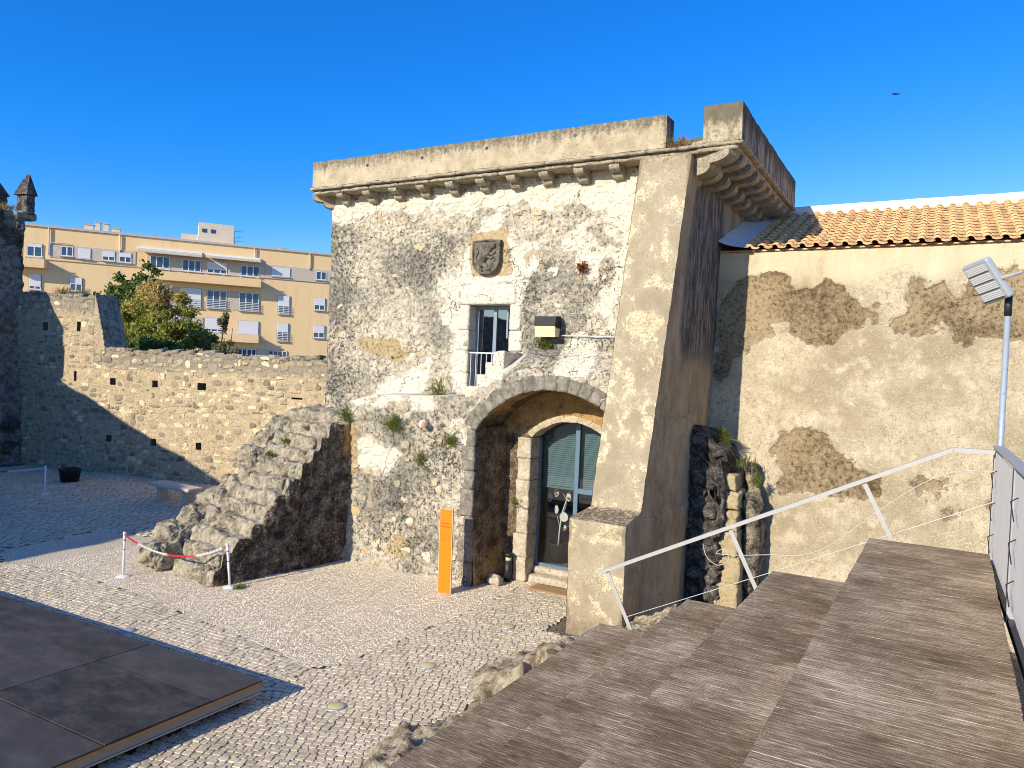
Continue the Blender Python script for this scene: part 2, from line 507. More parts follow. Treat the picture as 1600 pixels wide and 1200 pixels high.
def mat_buttress():
    t = NT('patched_render')
    R, G, B, _ = t.attr()       # R streaked side, G darker areas, B warm ochre
    mid = t.noise(2.6, 6, 0.6, dist=0.6); pat = t.noise(2.6, 9, 0.66, dist=0.15); fine = t.noise(18, 7, 0.76); spk = t.noise(38, 5, 0.75)
    c = t.mix(t.step(mid, 0.3, 0.7), (0.33, 0.275, 0.185), (0.47, 0.40, 0.285))
    c = t.mix(t.mul(t.step(t.noise(1.2, 6, 0.6), 0.50, 0.66), 0.35), c, (0.24, 0.19, 0.12))
    c = t.mix(t.mul(t.step(t.add(pat, t.mul(fine, 0.30)), 0.68, 0.74), 0.85), c, t.mix(fine, (0.64, 0.51, 0.31), (0.76, 0.645, 0.44)))
    c = t.mix(t.mul(t.step(t.add(spk, t.mul(mid, 0.4)), 0.72, 0.82), 0.7), c, (0.19, 0.145, 0.085))
    cr = t.vor(1.1, 'DISTANCE_TO_EDGE', vec=t.n('ShaderNodeVectorMath', {0: t.pos(), 1: t.n('ShaderNodeVectorMath', {0: t.noise(2.5, 6, 0.7, col=True), 3: 0.8}, operation='SCALE').outputs[0]}, operation='ADD').outputs[0])
    crf = t.mul(t.step(cr, 0.009, 0.003), t.step(t.noise(0.9, 2), 0.48, 0.56))
    c = t.mix(t.mul(crf, 0.7), c, (0.55, 0.5, 0.4))
    c = t.mix(t.mul(t.step(t.add(G, t.add(t.mul(mid, 0.5), t.mul(fine, 0.5))), 0.80, 1.05), 0.75), c, (0.17, 0.135, 0.085))
    stv = t.noise(6, 9, 0.78, vec=t.scaled(1.5, 1.5, 0.26)); st2 = t.noise(2.4, 8, 0.72, vec=t.scaled(1, 1, 0.45))
    side = t.mix(t.step(st2, 0.35, 0.65), (0.32, 0.225, 0.125), (0.50, 0.385, 0.24))
    side = t.mix(t.step(t.add(B, t.mul(st2, 0.6)), 0.85, 1.05), side, (0.60, 0.38, 0.15))
    side = t.mix(t.step(t.add(G, t.mul(stv, 0.9)), 0.72, 1.02), side, t.mix(t.step(stv, 0.40, 0.62), (0.075, 0.066, 0.058), (0.28, 0.235, 0.185)))
    side = t.mix(t.mul(t.step(t.add(stv, t.mul(fine, 0.3)), 0.74, 0.84), 0.5), side, (0.5, 0.46, 0.4))
    side = t.mix(t.mul(crf, 0.8), side, (0.07, 0.055, 0.04))
    c = t.mix(R, c, side)
    top = t.step(t.n('ShaderNodeSeparateXYZ', {'Vector': t.n('ShaderNodeNewGeometry').outputs['Normal']}).outputs[2], 0.35, 0.7)
    c = t.mix(t.mul(top, t.step(fine, 0.40, 0.55)), c, (0.13, 0.10, 0.065))
    return t.fin(c, 0.93, t.bump(t.add(t.mul(pat, 0.5), t.add(t.mul(fine, 0.7), t.mul(spk, 0.4))), 0.5, 0.02), spec=0.12)
M_BUTT = mat_buttress()

def mat_plaster():
    t = NT('peeling_plaster')
    R, G, B, _ = t.attr()       # R bare patch, G clean strip under the eaves, B broken rim
    big = t.noise(0.9, 6, 0.6); mid = t.noise(3.2, 9, 0.68, dist=0.2); fine = t.noise(13, 8, 0.76); spk = t.noise(30, 5, 0.75)
    c = t.mix(t.step(t.add(big, t.mul(mid, 0.6)), 0.58, 1.02), (0.35, 0.285, 0.185), (0.60, 0.52, 0.375))
    c = t.mix(t.mul(t.step(t.add(mid, t.mul(fine, 0.4)), 0.72, 0.90), 0.75), c, (0.66, 0.575, 0.415))
    c = t.mix(t.mul(t.step(t.add(fine, t.mul(big, 0.5)), 0.80, 0.92), 0.6), c, (0.33, 0.235, 0.12))
    c = t.mix(t.mul(t.step(t.add(spk, t.mul(fine, 0.4)), 0.70, 0.80), 0.5), c, (0.27, 0.205, 0.125))
    c = t.mix(t.mul(t.step(t.noise(55, 4, 0.75), 0.56, 0.66), 0.28), c, (0.25, 0.195, 0.12))
    c = t.mix(t.mul(t.step(t.add(spk, t.mul(mid, 0.5)), 0.66, 0.56), 0.5), c, (0.80, 0.71, 0.53))
    c = t.mix(t.mul(G, 0.85), c, t.mix(t.noise(3, 5, 0.6, vec=t.scaled(1.6, 1, 0.25)), (0.55, 0.44, 0.27), (0.76, 0.655, 0.46)))
    bf = t.step(t.add(t.mul(R, 1.05), t.add(t.mul(mid, 1.5), t.mul(fine, 1.1))), 1.76, 1.90)
    bare = t.mix(t.step(t.add(fine, t.mul(big, 0.9)), 0.70, 1.15), (0.115, 0.08, 0.043), (0.44, 0.335, 0.20))
    bare = t.mix(t.mul(t.step(spk, 0.55, 0.66), 0.6), bare, (0.56, 0.44, 0.28))
    bare = t.mix(t.mul(t.step(fine, 0.46, 0.38), 0.6), bare, (0.06, 0.043, 0.026))
    rim = t.step(t.add(B, t.mul(fine, 0.5)), 0.62, 0.9)
    c = t.mix(t.mul(rim, 0.6), c, (0.78, 0.69, 0.51))
    c = t.mix(t.mul(t.step(t.noise(1.6, 7, 0.7, vec=t.scaled(1, 1, 0.45)), 0.54, 0.70), 0.5), c, (0.33, 0.26, 0.165))
    c = t.mix(bf, c, bare)
    h = t.add(t.mul(bf, -1.0), t.add(t.mul(fine, t.math('MULTIPLY_ADD', bf, 1.0, 0.5)), t.mul(spk, 0.4)))
    return t.fin(c, 0.93, t.bump(h, 0.85, 0.04), spec=0.12)
M_PLASTER = mat_plaster()

def mat_stones(name, mortar=False):
    t = NT(name)
    R, G, B, C = t.attr()
    mid = t.noise(5, 9, 0.75); fine = t.noise(16, 7, 0.76)
    if mortar:
        c = t.mix(t.step(mid, 0.35, 0.7), (0.38, 0.30, 0.185), (0.62, 0.50, 0.32))
        c = t.mix(G, c, t.mix(mid, (0.13, 0.12, 0.10), (0.33, 0.30, 0.24)))
    else:
        c = t.mix(t.math('MULTIPLY_ADD', mid, 0.8, 0.1), t.mix(1.0, C, (0.55, 0.53, 0.5), 'MULTIPLY'), t.mix(1.0, C, (1.25, 1.22, 1.15), 'MULTIPLY'))
    c = t.mix(t.mul(t.step(t.add(fine, t.mul(mid, 0.4)), 0.72, 0.82), 0.7), c, (0.09, 0.075, 0.055))
    c = t.mix(t.mul(t.step(t.noise(9, 6, 0.75), 0.60, 0.67), 0.5), c, (0.62, 0.54, 0.40))
    return t.fin(c, 0.93, t.bump(t.add(mid, t.mul(fine, 0.8)), 0.7, 0.025), spec=0.12)
M_STONES = mat_stones('wall_stones')
M_MORTAR = mat_stones('wall_mortar', True)

def mat_cobble():
    t = NT('cobble_limestone')
    R, G, B, C = t.attr()
    w = t.n('ShaderNodeTexWhiteNoise', {'Vector': t.n('ShaderNodeVectorMath', {0: t.scaled(9, 9, 0), 1: (0, 0, 0)}, operation='FLOOR').outputs[0]}).outputs['Value']
    mid = t.noise(3, 5, 0.6); fine = t.noise(45, 5, 0.7)
    v = t.mix(0.4, w, t.rand())
    c = t.mix(t.math('MULTIPLY_ADD', mid, 0.75, t.math('MULTIPLY_ADD', v, 0.75, -0.18)), (0.35, 0.285, 0.19), (0.72, 0.62, 0.455))
    c = t.mix(t.mul(t.step(t.noise(1.3, 5, 0.65), 0.52, 0.68), 0.35), c, (0.30, 0.25, 0.175))
    c = t.mix(t.mul(t.step(fine, 0.54, 0.68), 0.6), c, (0.26, 0.215, 0.15))
    return t.fin(c, 0.85, t.bump(fine, 0.5, 0.008), spec=0.3)
M_COBBLE = mat_cobble()

def mat_ground(name, a, b, d, sc):
    t = NT(name)
    big = t.noise(0.7, 5, 0.6); fine = t.noise(sc, 5, 0.75); v = t.vor(sc * 0.9, out='Color'); vd = t.vor(sc * 0.9)
    c = t.mix(t.n('ShaderNodeSeparateColor', {'Color': v}).outputs[0], a, b)
    c = t.mix(t.mul(t.step(vd, 0.42, 0.75), 0.85), c, d)
    c = t.mix(t.mul(t.step(big, 0.45, 0.65), 0.3), c, t.mix(fine, a, d))
    return t.fin(c, 0.95, t.bump(t.add(t.math('MULTIPLY', vd, -1.0), t.mul(fine, 0.4)), 0.8, 0.015), spec=0.1)
M_GRAVEL = mat_ground('gravel', (0.60, 0.505, 0.36), (0.90, 0.79, 0.60), (0.36, 0.29, 0.195), 40)
M_DIRT = mat_ground('dirt_joint', (0.17, 0.14, 0.10), (0.32, 0.265, 0.19), (0.08, 0.066, 0.05), 40)
M_PEBBLE = plain('pebble', (0.74, 0.62, 0.45), 0.9, var=0.35, scale=30)

def mat_deck():
    t = NT('weathered_decking')
    r = t.rand()
    off = t.n('ShaderNodeVectorMath', {0: t.pos(), 1: t.n('ShaderNodeCombineXYZ', {0: t.mul(r, 40.0), 1: 0.0, 2: t.mul(r, 13.0)}).outputs[0]}, operation='ADD').outputs[0]
    st = t.noise(3.0, 9, 0.80, vec=t.scaled(2.0, 38, 1.0, off)); st2 = t.noise(2, 8, 0.74, vec=t.scaled(2.2, 8, 1)); blot = t.noise(1.1, 6, 0.65); fine = t.noise(60, 5, 0.75, vec=t.scaled(0.35, 1.6, 1))
    v = t.add(t.add(t.mul(st, 0.60), t.mul(st2, 0.24)), t.add(t.mul(blot, 0.34), t.mul(fine, 0.22)))
    c = t.ramp(v, [(0.54, (0.045, 0.029, 0.016)), (0.62, (0.15, 0.105, 0.062)), (0.70, (0.29, 0.212, 0.13)), (0.79, (0.70, 0.57, 0.40))])
    c = t.mix(t.mul(t.math('MULTIPLY_ADD', r, 1.0, -0.3, clamp=True), 0.15), c, (0.40, 0.32, 0.23))
    y = t.sep()[1]
    gr = t.math('SINE', t.mul(t.add(y, t.mul(t.noise(0.8, 2), 0.01)), 2 * math.pi / 0.0313))
    c = t.mix(t.mul(t.step(gr, -0.35, -0.9), t.math('MULTIPLY_ADD', st2, 1.6, -0.60, clamp=True)), c, (0.06, 0.046, 0.034))
    c = t.mix(t.mul(t.step(t.noise(26, 5, 0.8), 0.70, 0.74), 0.7), c, (0.72, 0.66, 0.56))
    h = t.add(t.mul(gr, 0.06), t.add(t.mul(st, 1.3), t.mul(fine, 0.6)))
    return t.fin(c, 0.88, t.bump(h, 0.8, 0.007), spec=0.12)
M_DECK = mat_deck()

def mat_tile():
    t = NT('clay_tile')
    r = t.rand(); R, G, B, _ = t.attr()
    mid = t.noise(5, 6, 0.65); fine = t.noise(40, 5, 0.7)
    c = t.mix(t.math('MULTIPLY_ADD', mid, 0.6, t.mul(r, 0.4)), (0.58, 0.345, 0.165), (0.84, 0.565, 0.29))
    c = t.mix(t.mul(t.step(t.add(fine, t.mul(mid, 0.7)), 0.86, 1.04), 0.6), c, (0.16, 0.11, 0.07))
    c = t.mix(t.mul(t.step(t.noise(9, 3), 0.68, 0.75), 0.6), c, (0.55, 0.38, 0.06))
    c = t.mix(t.mul(t.mul(R, t.step(mid, 0.35, 0.6)), 0.7), c, (0.20, 0.14, 0.085))
    return t.fin(c, 0.85, t.bump(fine, 0.4, 0.008), spec=0.2)
M_TILE = mat_tile()

def mat_white_wash():
    t = NT('limewash'); mid = t.noise(4, 6, 0.6); fine = t.noise(30, 5, 0.7)
    c = t.mix(mid, (0.62, 0.60, 0.55), (0.82, 0.80, 0.76))
    c = t.mix(t.mul(t.step(fine, 0.60, 0.72), 0.5), c, (0.34, 0.31, 0.26))
    return t.fin(c, 0.9, t.bump(fine, 0.4, 0.01), spec=0.15)
M_WASH = mat_white_wash()

def mat_panel_white():
    t = NT('stained_white_panel'); st = t.noise(4, 5, 0.6, vec=t.scaled(1.5, 1.5, 0.15)); R, G, B, _ = t.attr()
    c = t.mix(t.step(st, 0.35, 0.75), (0.88, 0.85, 0.77), (0.95, 0.92, 0.84))
    c = t.mix(t.step(t.add(R, t.mul(t.noise(20, 4), 0.4)), 0.65, 1.1), c, (0.50, 0.30, 0.12))
    return t.fin(c, 0.55, None, spec=0.3)
M_PANELW = mat_panel_white()

M_ALU = plain('brushed_aluminium', (0.40, 0.40, 0.385), 0.5, 0.15, 0.10, 12)
M_GALV = plain('galvanised_steel', (0.36, 0.40, 0.43), 0.45, 0.45, 0.30, 20)
M_BLACKP = plain('black_plastic', (0.018, 0.018, 0.02), 0.5)
M_DARKMET = plain('dark_steel', (0.05, 0.055, 0.06), 0.45, 0.6)
M_WHITEP = plain('white_plastic', (0.78, 0.78, 0.76), 0.45, var=0.05)
M_REDP = plain('red_plastic', (0.70, 0.025, 0.02), 0.4, var=0.08)
M_ORANGE = plain('orange_enamel', (0.86, 0.205, 0.006), 0.38, var=0.05, scale=3)
M_SIGNRIM = plain('sign_edge_metal', (0.62, 0.48, 0.36), 0.5, 0.2)
M_INKRED = plain('sign_ink', (0.28, 0.02, 0.008), 0.6)
M_INKORA = plain('sign_small_print', (0.62, 0.12, 0.005), 0.6)
M_BLUEFR = plain('blue_door_paint', (0.10, 0.165, 0.235), 0.38, var=0.15)
M_GREYFR = plain('slate_blue_paint', (0.20, 0.25, 0.30), 0.4, var=0.15)
M_RAILW = plain('pale_railing_paint', (0.50, 0.53, 0.55), 0.5)
M_INT = plain('interior_plaster', (0.34, 0.33, 0.29), 0.9)
M_INTF = plain('interior_floor', (0.24, 0.22, 0.19), 0.5)
M_BLIND = plain('teal_blind_slat', (0.12, 0.20, 0.21), 0.5, var=0.06)
M_BRANCH = plain('white_branch', (0.82, 0.80, 0.76), 0.6, var=0.06)
M_ORNA = plain('cream_card', (0.80, 0.76, 0.66), 0.6)
M_AMBER = plain('amber_ornament', (0.62, 0.24, 0.03), 0.4)
M_POSTER = plain('white_notice_paper', (0.82, 0.84, 0.86), 0.6, var=0.03)
M_MAT = plain('coir_mat', (0.36, 0.22, 0.10), 0.95, var=0.3, scale=30)
M_LAMPB = plain('lamp_housing', (0.012, 0.013, 0.016), 0.5, spec=0.2)
M_LAMPG = plain('lamp_lens', (0.60, 0.55, 0.36), 0.25, var=0.1)
M_BENCHT = plain('bench_granite', (0.52, 0.45, 0.37), 0.8, var=0.3, scale=25)
M_BENCHL = plain('bench_stone_leg', (0.42, 0.42, 0.42), 0.85, var=0.15, scale=25)
M_LENSY = plain('ground_light_glass', (0.62, 0.55, 0.27), 0.3, var=0.12)
M_TERRA = plain('terracotta', (0.50, 0.22, 0.10), 0.85, var=0.2)
M_WIRE = plain('steel_wire', (0.52, 0.51, 0.49), 0.45, 0.2)
M_FLOOD = plain('floodlight_grey', (0.40, 0.43, 0.46), 0.45, 0.15, 0.08)
M_LED = plain('led_strip_lens', (0.72, 0.73, 0.72), 0.3, var=0.04)
M_BIRD = plain('dark_plumage', (0.02, 0.018, 0.02), 0.8)

def mat_stage():
    t = NT('phenolic_plywood'); r = t.rand()
    sc = t.noise(2.2, 9, 0.72, vec=t.scaled(1, 1.8, 1, rot=(0, 0, 0.35))); fine = t.noise(50, 4, 0.7)
    c = t.mix(t.step(sc, 0.35, 0.75), (0.030, 0.028, 0.027), (0.085, 0.08, 0.077))
    c = t.mix(t.mul(r, 0.45), c, (0.105, 0.10, 0.098))
    c = t.mix(t.mul(t.step(t.noise(14, 6, 0.8), 0.70, 0.78), 0.7), c, (0.42, 0.38, 0.34))
    return t.fin(c, t.math('MULTIPLY_ADD', fine, 0.25, 0.55), t.bump(fine, 0.25, 0.003), spec=0.18)
M_STAGE = mat_stage()
M_PLYEDGE = plain('raw_plywood_edge', (0.42, 0.24, 0.10), 0.8, var=0.35, scale=14)
M_STAGESKIRT = plain('grey_stage_beam', (0.30, 0.29, 0.25), 0.7, var=0.2)

def mat_glass(name, tint, f0=0.10):
    t = NT(name); t.t.nodes.remove(t.b)
    fr = t.n('ShaderNodeFresnel', {'IOR': 1.5}).outputs[0]
    tr = t.n('ShaderNodeBsdfTransparent', {'Color': tint}).outputs[0]
    gl = t.n('ShaderNodeBsdfGlossy', {'Color': (0.9, 0.95, 1.0, 1), 'Roughness': 0.02}).outputs[0]
    mx = t.n('ShaderNodeMixShader', {0: t.math('ADD', fr, f0, clamp=True), 1: tr, 2: gl}).outputs[0]
    t.t.links.new(mx, t.out.inputs[0]); return t.m
M_GLASS = mat_glass('door_glass', (0.72, 0.78, 0.80, 1), 0.06)
M_GLASSB = mat_glass('dark_window_glass', (0.35, 0.40, 0.45, 1), 0.18)

# far block of flats
def mat_stucco():
    t = NT('ochre_stucco'); n = t.noise(0.5, 5, 0.6); f = t.noise(9, 4, 0.6)
    c = t.mix(n, (0.86, 0.60, 0.30), (0.92, 0.68, 0.37))
    c = t.mix(t.mul(t.step(t.noise(1.2, 6, 0.7, vec=t.scaled(1, 1, 0.12)), 0.52, 0.72), 0.35), c, (0.60, 0.43, 0.24))
    return t.fin(t.mix(t.mul(t.step(f, 0.55, 0.8), 0.25), c, (0.70, 0.48, 0.22)), 0.9, None, spec=0.1)
M_STUCCO = mat_stucco()
def mat_band():
    t = NT('stone_cladding'); f = t.noise(3, 5, 0.6)
    return t.fin(t.mix(f, (0.52, 0.43, 0.33), (0.68, 0.59, 0.48)), 0.85, None, spec=0.15)
M_BAND = mat_band()
M_BWHITE = plain('window_white', (0.80, 0.79, 0.76), 0.5, var=0.04, scale=1)
M_SHUT = plain('roller_shutter', (0.74, 0.74, 0.73), 0.6, var=0.05, scale=1)
M_BGLASS = plain('window_pane_far', (0.03, 0.07, 0.14), 0.08, var=0.4, scale=1, spec=0.8)
M_ROOFGREY = plain('roof_coping', (0.52, 0.47, 0.42), 0.8)
M_CREAM = plain('cream_render', (0.72, 0.62, 0.46), 0.9, scale=1)
M_AWN = plain('awning_canvas', (0.62, 0.56, 0.46), 0.8, var=0.1)

def mat_leaf(name, a, b):
    t = NT(name); R, G, B, C = t.attr()
    n = t.noise(2.2, 4, 0.6)
    c = t.mix(t.math('MULTIPLY_ADD', n, 0.7, t.mul(R, 0.45)), a, b)
    c = t.mix(G, c, (0.64, 0.45, 0.18))
    m = t.fin(c, 0.6, None, spec=0.25)
    t.b.inputs['Transmission Weight'].default_value = 0.0
    tl = t.n('ShaderNodeBsdfTranslucent', {'Color': c}).outputs[0]
    mx = t.n('ShaderNodeMixShader', {0: 0.35, 1: t.b.outputs[0], 2: tl}).outputs[0]
    t.t.links.new(mx, t.out.inputs[0]); return m
M_LEAFD = mat_leaf('pine_foliage', (0.05, 0.09, 0.022), (0.20, 0.26, 0.06))
M_LEAFT = mat_leaf('tamarisk_foliage', (0.12, 0.16, 0.02), (0.34, 0.36, 0.06))
M_LEAFP = mat_leaf('grey_green_foliage', (0.09, 0.10, 0.04), (0.24, 0.22, 0.09))
M_WEED = mat_leaf('weed_green', (0.06, 0.10, 0.015), (0.20, 0.24, 0.03))
M_WEEDDRY = mat_leaf('weed_dry', (0.20, 0.13, 0.05), (0.42, 0.30, 0.13))
M_WEEDRED = mat_leaf('weed_red', (0.12, 0.04, 0.02), (0.25, 0.08, 0.03))
M_BARK = plain('bark', (0.10, 0.075, 0.05), 0.9, var=0.3, scale=20)

# ==================================================================== ground
def flat(name, poly, z, mat, kind='structure', parent=None):
    n = len(poly)
    o = obj(name, [(x, y, z) for x, y in poly], [list(range(n))], mat, parent)
    if kind: o['kind'] = kind
    return o

GRAVEL = [(-17.1, 8.31), (-17.43, 10.75), (-16.0, 11.0), (-14.2, 11.6), (-13.0, 13.2), (-7.3, 13.6), (-6.9, 13.5), (-6.96, 10.82), (-7.05, 9.2), (-7.2, 7.9), (-7.4, 7.66), (-8.74, 7.85), (-11.49, 8.16), (-14.28, 8.32), (-16.28, 7.91)]
o = flat('ground', [(-700, -300), (500, -300), (500, 900), (-700, 900)], -0.03, M_DIRT)
courtyard = flat('courtyard', [(-33, -12), (6, -12), (6, 20), (-33, 20)], 0.0, M_DIRT)
courtyard['label'] = 'stone paved castle courtyard with dark sandy joints'

def inside(poly, x, y):
    return poly_sd(np.column_stack([np.atleast_1d(x), np.atleast_1d(y)]), poly) < 0

# gravel: a sheet with a soft uneven surface and loose pebbles lying in it
u = np.arange(-17.6, -6.6, 0.09); v = np.arange(7.4, 13.8, 0.09)
gp = np.array(GRAVEL)
def gz(x, y):
    return 0.014 + 0.012 * fbm(np.column_stack([x, y, 0 * x]) * 1.3, 4, 5) + 0.03 * sstep(12.0, 12.4, y) * sstep(-7.6, -8.2, x)
P, F, UU, WW = grid(lambda a, b: np.column_stack([a, b, gz(a, b)]), u, v, lambda a, b: inside(GRAVEL, a + 0.05 * np.sin(b * 9), b + 0.05 * np.sin(a * 7)))
gr = obj('gravel', P, F, M_GRAVEL, None, True)
tag(gr, 'pale loose gravel spread in front of the gatehouse wall', 'gravel', kind='stuff')
mb = MB()
xs = RNG.uniform(-15.5, -6.7, 26000); ys = RNG.uniform(7.5, 13.3, 26000)
ok = inside(GRAVEL, xs, ys); xs = xs[ok]; ys = ys[ok]
OV = np.array([(1, 0, 0), (-1, 0, 0), (0, 1, 0), (0, -1, 0), (0, 0, 1), (0, 0, -1)], float)
OF = [[0, 2, 4], [2, 1, 4], [1, 3, 4], [3, 0, 4]]
VV = []; FF = []
zz = gz(xs, ys)
for k in range(len(xs)):
    s_ = RNG.uniform(0.007, 0.019) * (1.6 if RNG.random() < 0.05 else 1)
    a = RNG.uniform(0, 6.28); ca, sa = math.cos(a), math.sin(a)
    q = OV * (s_ * RNG.uniform(0.8, 1.5), s_, s_ * RNG.uniform(0.5, 0.9))
    q = np.column_stack([q[:, 0] * ca - q[:, 1] * sa, q[:, 0] * sa + q[:, 1] * ca, q[:, 2]])
    VV.append(q + (xs[k], ys[k], zz[k])); FF += [[i + 6 * k for i in f] for f in OF]
o = obj('pebbles', np.concatenate(VV), FF, M_PEBBLE, gr)
o['kind'] = 'stuff'

# cobbles: small hewn limestone blocks in wavering rows
STAGE_C = [(-7.17, 6.59), (-7.30, 4.03), (-14.5, 3.9), (-14.5, 6.40)]
def cob_mesh(k):
    r_ = np.random.default_rng(k)
    n = 6
    a = np.array([-0.9, -0.1, 0.75, 2.2, 3.1, 4.0]) + r_.uniform(-0.16, 0.16, 6)
    e = np.column_stack([np.sign(np.cos(a)) * np.abs(np.cos(a)) ** 0.55, np.sign(np.sin(a)) * np.abs(np.sin(a)) ** 0.55]) * 0.5
    t = e * r_.uniform(0.88, 0.95, (n, 1))
    V = [(x, y, -0.5) for x, y in e] + [(x, y, 0.25) for x, y in e * 0.97] + [(x, y, 0.5 + r_.uniform(-0.10, 0.10)) for x, y in t] + [(r_.uniform(-.1, .1), r_.uniform(-.1, .1), 0.53)]
    F = [[i, (i + 1) % n, n + (i + 1) % n, n + i] for i in range(n)] + [[n + i, n + (i + 1) % n, 2 * n + (i + 1) % n, 2 * n + i] for i in range(n)]
    F += [[2 * n + i, 2 * n + (i + 1) % n, 3 * n] for i in range(n)]
    return np.array(V, float), F
COBS = [cob_mesh(k) for k in range(8)]
cobs = []
def lay(x0, x1, y0, y1, ang, step, rowst, region, wav=0.0):
    ca, sa = math.cos(ang), math.sin(ang)
    cx, cy = (x0 + x1) / 2, (y0 + y1) / 2
    R_ = math.hypot(x1 - x0, y1 - y0) / 2
    b = -R_
    pts = []
    while b < R_:
        a = -R_ + RNG.uniform(0, step)
        rs = rowst * RNG.uniform(0.92, 1.08)
        while a < R_:
            w = step * RNG.uniform(0.78, 1.25)
            bb = b + wav * math.sin(a * 1.1 + 0.7) + RNG.uniform(-0.006, 0.006)
            pts.append((cx + (a + w / 2) * ca - bb * sa, cy + (a + w / 2) * sa + bb * ca, w, rs, ang + wav * 1.1 * math.cos(a * 1.1 + 0.7) + RNG.uniform(-0.09, 0.09)))
            a += w
        b += rs
    pts = np.array(pts)
    m = (pts[:, 0] > x0) & (pts[:, 0] < x1) & (pts[:, 1] > y0) & (pts[:, 1] < y1)
    pts = pts[m]
    return pts[region(pts[:, 0], pts[:, 1])]
stair_fp = [(-13.85, 9.0), (-11.6, 9.1), (-10.9, 12.6), (-13.3, 13.0)]
def not_built(x, y):
    return (~inside(GRAVEL, x, y)) & (~inside(STAGE_C, x, y) | (y > 6.3) | (x > -7.4)) & (~inside(stair_fp, x, y))
near_region = lambda x, y: not_built(x, y) & (x < -4.6 - 0.4 * np.sin(y * 1.7)) & ~((x > -5.4) & (y > 11))
cobs.append(lay(-7.4, -4.3, 3.6, 13.6, 0.32, 0.105, 0.088, near_region, 0.05))
path_region = lambda x, y: not_built(x, y) & (y < 8.5)
cobs.append(lay(-18.0, -7.4, 6.2, 8.5, 0.06, 0.108, 0.09, path_region, 0.04))
yard_region = lambda x, y: not_built(x, y) & ((y >= 8.5) | (x < -18)) & (y < 14.9 + 0.21 * (x + 29.5))
yc = lay(-29.0, -12.6, 6.5, 18.2, 0.42, 0.20, 0.165, yard_region, 0.10)
yc[:, 2:4] *= 0.88
cobs.append(yc)
cobs = np.concatenate(cobs)
d_cam = np.hypot(cobs[:, 0], cobs[:, 1])
# visible wedge of the picture
ang = np.degrees(np.arctan2(-cobs[:, 0], cobs[:, 1]))
seen = (ang < 76) & (d_cam > 7.0)
cobs = cobs[seen | (d_cam < 12)]
d_cam = np.hypot(cobs[:, 0], cobs[:, 1]); ang = np.degrees(np.arctan2(-cobs[:, 0], cobs[:, 1]))
cand = (ang < 60) & (cobs[:, 0] < -5.6) & (cobs[:, 1] > 4.8) & (cobs[:, 0] > -7.35)
order = np.argsort(np.where(cand, d_cam, 1e6))[:300]
cm = [mk_mesh('cobble', V * (1, 1, 1), F, M_COBBLE) for V, F in COBS]
sel = set(order.tolist()); VV = []; FF = []; nv = 0
for k, (x, y, w, h, a) in enumerate(cobs):
    z = 0.012 + 0.006 * math.sin(x * 2.1 + y) + RNG.uniform(-0.006, 0.005)
    ca, sa = math.cos(a), math.sin(a)
    if k in sel:
        mw = Matrix.Translation((x, y, z)) @ Matrix.Rotation(a, 4, 'Z') @ Matrix.Diagonal((w * 1.03, h * 1.02, 0.026, 1))
        put('cobble', cm[k % 8], courtyard, mw)
    else:
        V, F = COBS[k % 8]
        q = V * (w * 1.03, h * 1.02, 0.026)
        VV.append(np.column_stack([q[:, 0] * ca - q[:, 1] * sa + x, q[:, 0] * sa + q[:, 1] * ca + y, q[:, 2] + z]))
        FF += [[i + nv for i in f] for f in F]; nv += len(V)
o = obj('cobbles', np.concatenate(VV), FF, M_COBBLE, courtyard); o['kind'] = 'stuff'

def stone_vf(cx, cz, w, h, d, s):
    """irregular stone in a wall plane: local (u, out, z)"""
    r_ = np.random.default_rng(s)
    n = int(r_.integers(5, 8))
    a = np.sort((np.arange(n) + r_.uniform(-0.33, 0.33, n)) / n * 2 * math.pi + r_.uniform(0, 1))
    e = np.column_stack([np.sign(np.cos(a)) * np.abs(np.cos(a)) ** 0.7 * w / 2, np.sign(np.sin(a)) * np.abs(np.sin(a)) ** 0.7 * h / 2]) * r_.uniform(0.82, 1.12, (n, 1))
    c = np.array([cx, cz])
    t = e * r_.uniform(0.66, 0.82, (n, 1))
    V = [(x, -0.05, z) for x, z in e * 1.03 + c] + [(x, d * 0.55, z) for x, z in e * 0.97 + c] + [(x, d * r_.uniform(0.85, 1.1), z) for x, z in t + c] + [(cx + r_.uniform(-.1, .1) * w, d * 1.06, cz + r_.uniform(-.1, .1) * h)]
    F = [[i, (i + 1) % n, n + (i + 1) % n, n + i] for i in range(n)] + [[n + i, n + (i + 1) % n, 2 * n + (i + 1) % n, 2 * n + i] for i in range(n)] + [[2 * n + i, 2 * n + (i + 1) % n, 3 * n] for i in range(n)]
    return np.array(V, float), [f[::-1] for f in F]

# ==================================================================== gatehouse
YU, YL = 13.10, 12.30
gh = thing('gatehouse', (-8.0, 13.0, 0), 'old rubble stone gatehouse with flat parapet, corbels, arched glass door and sloping buttress', 'building')

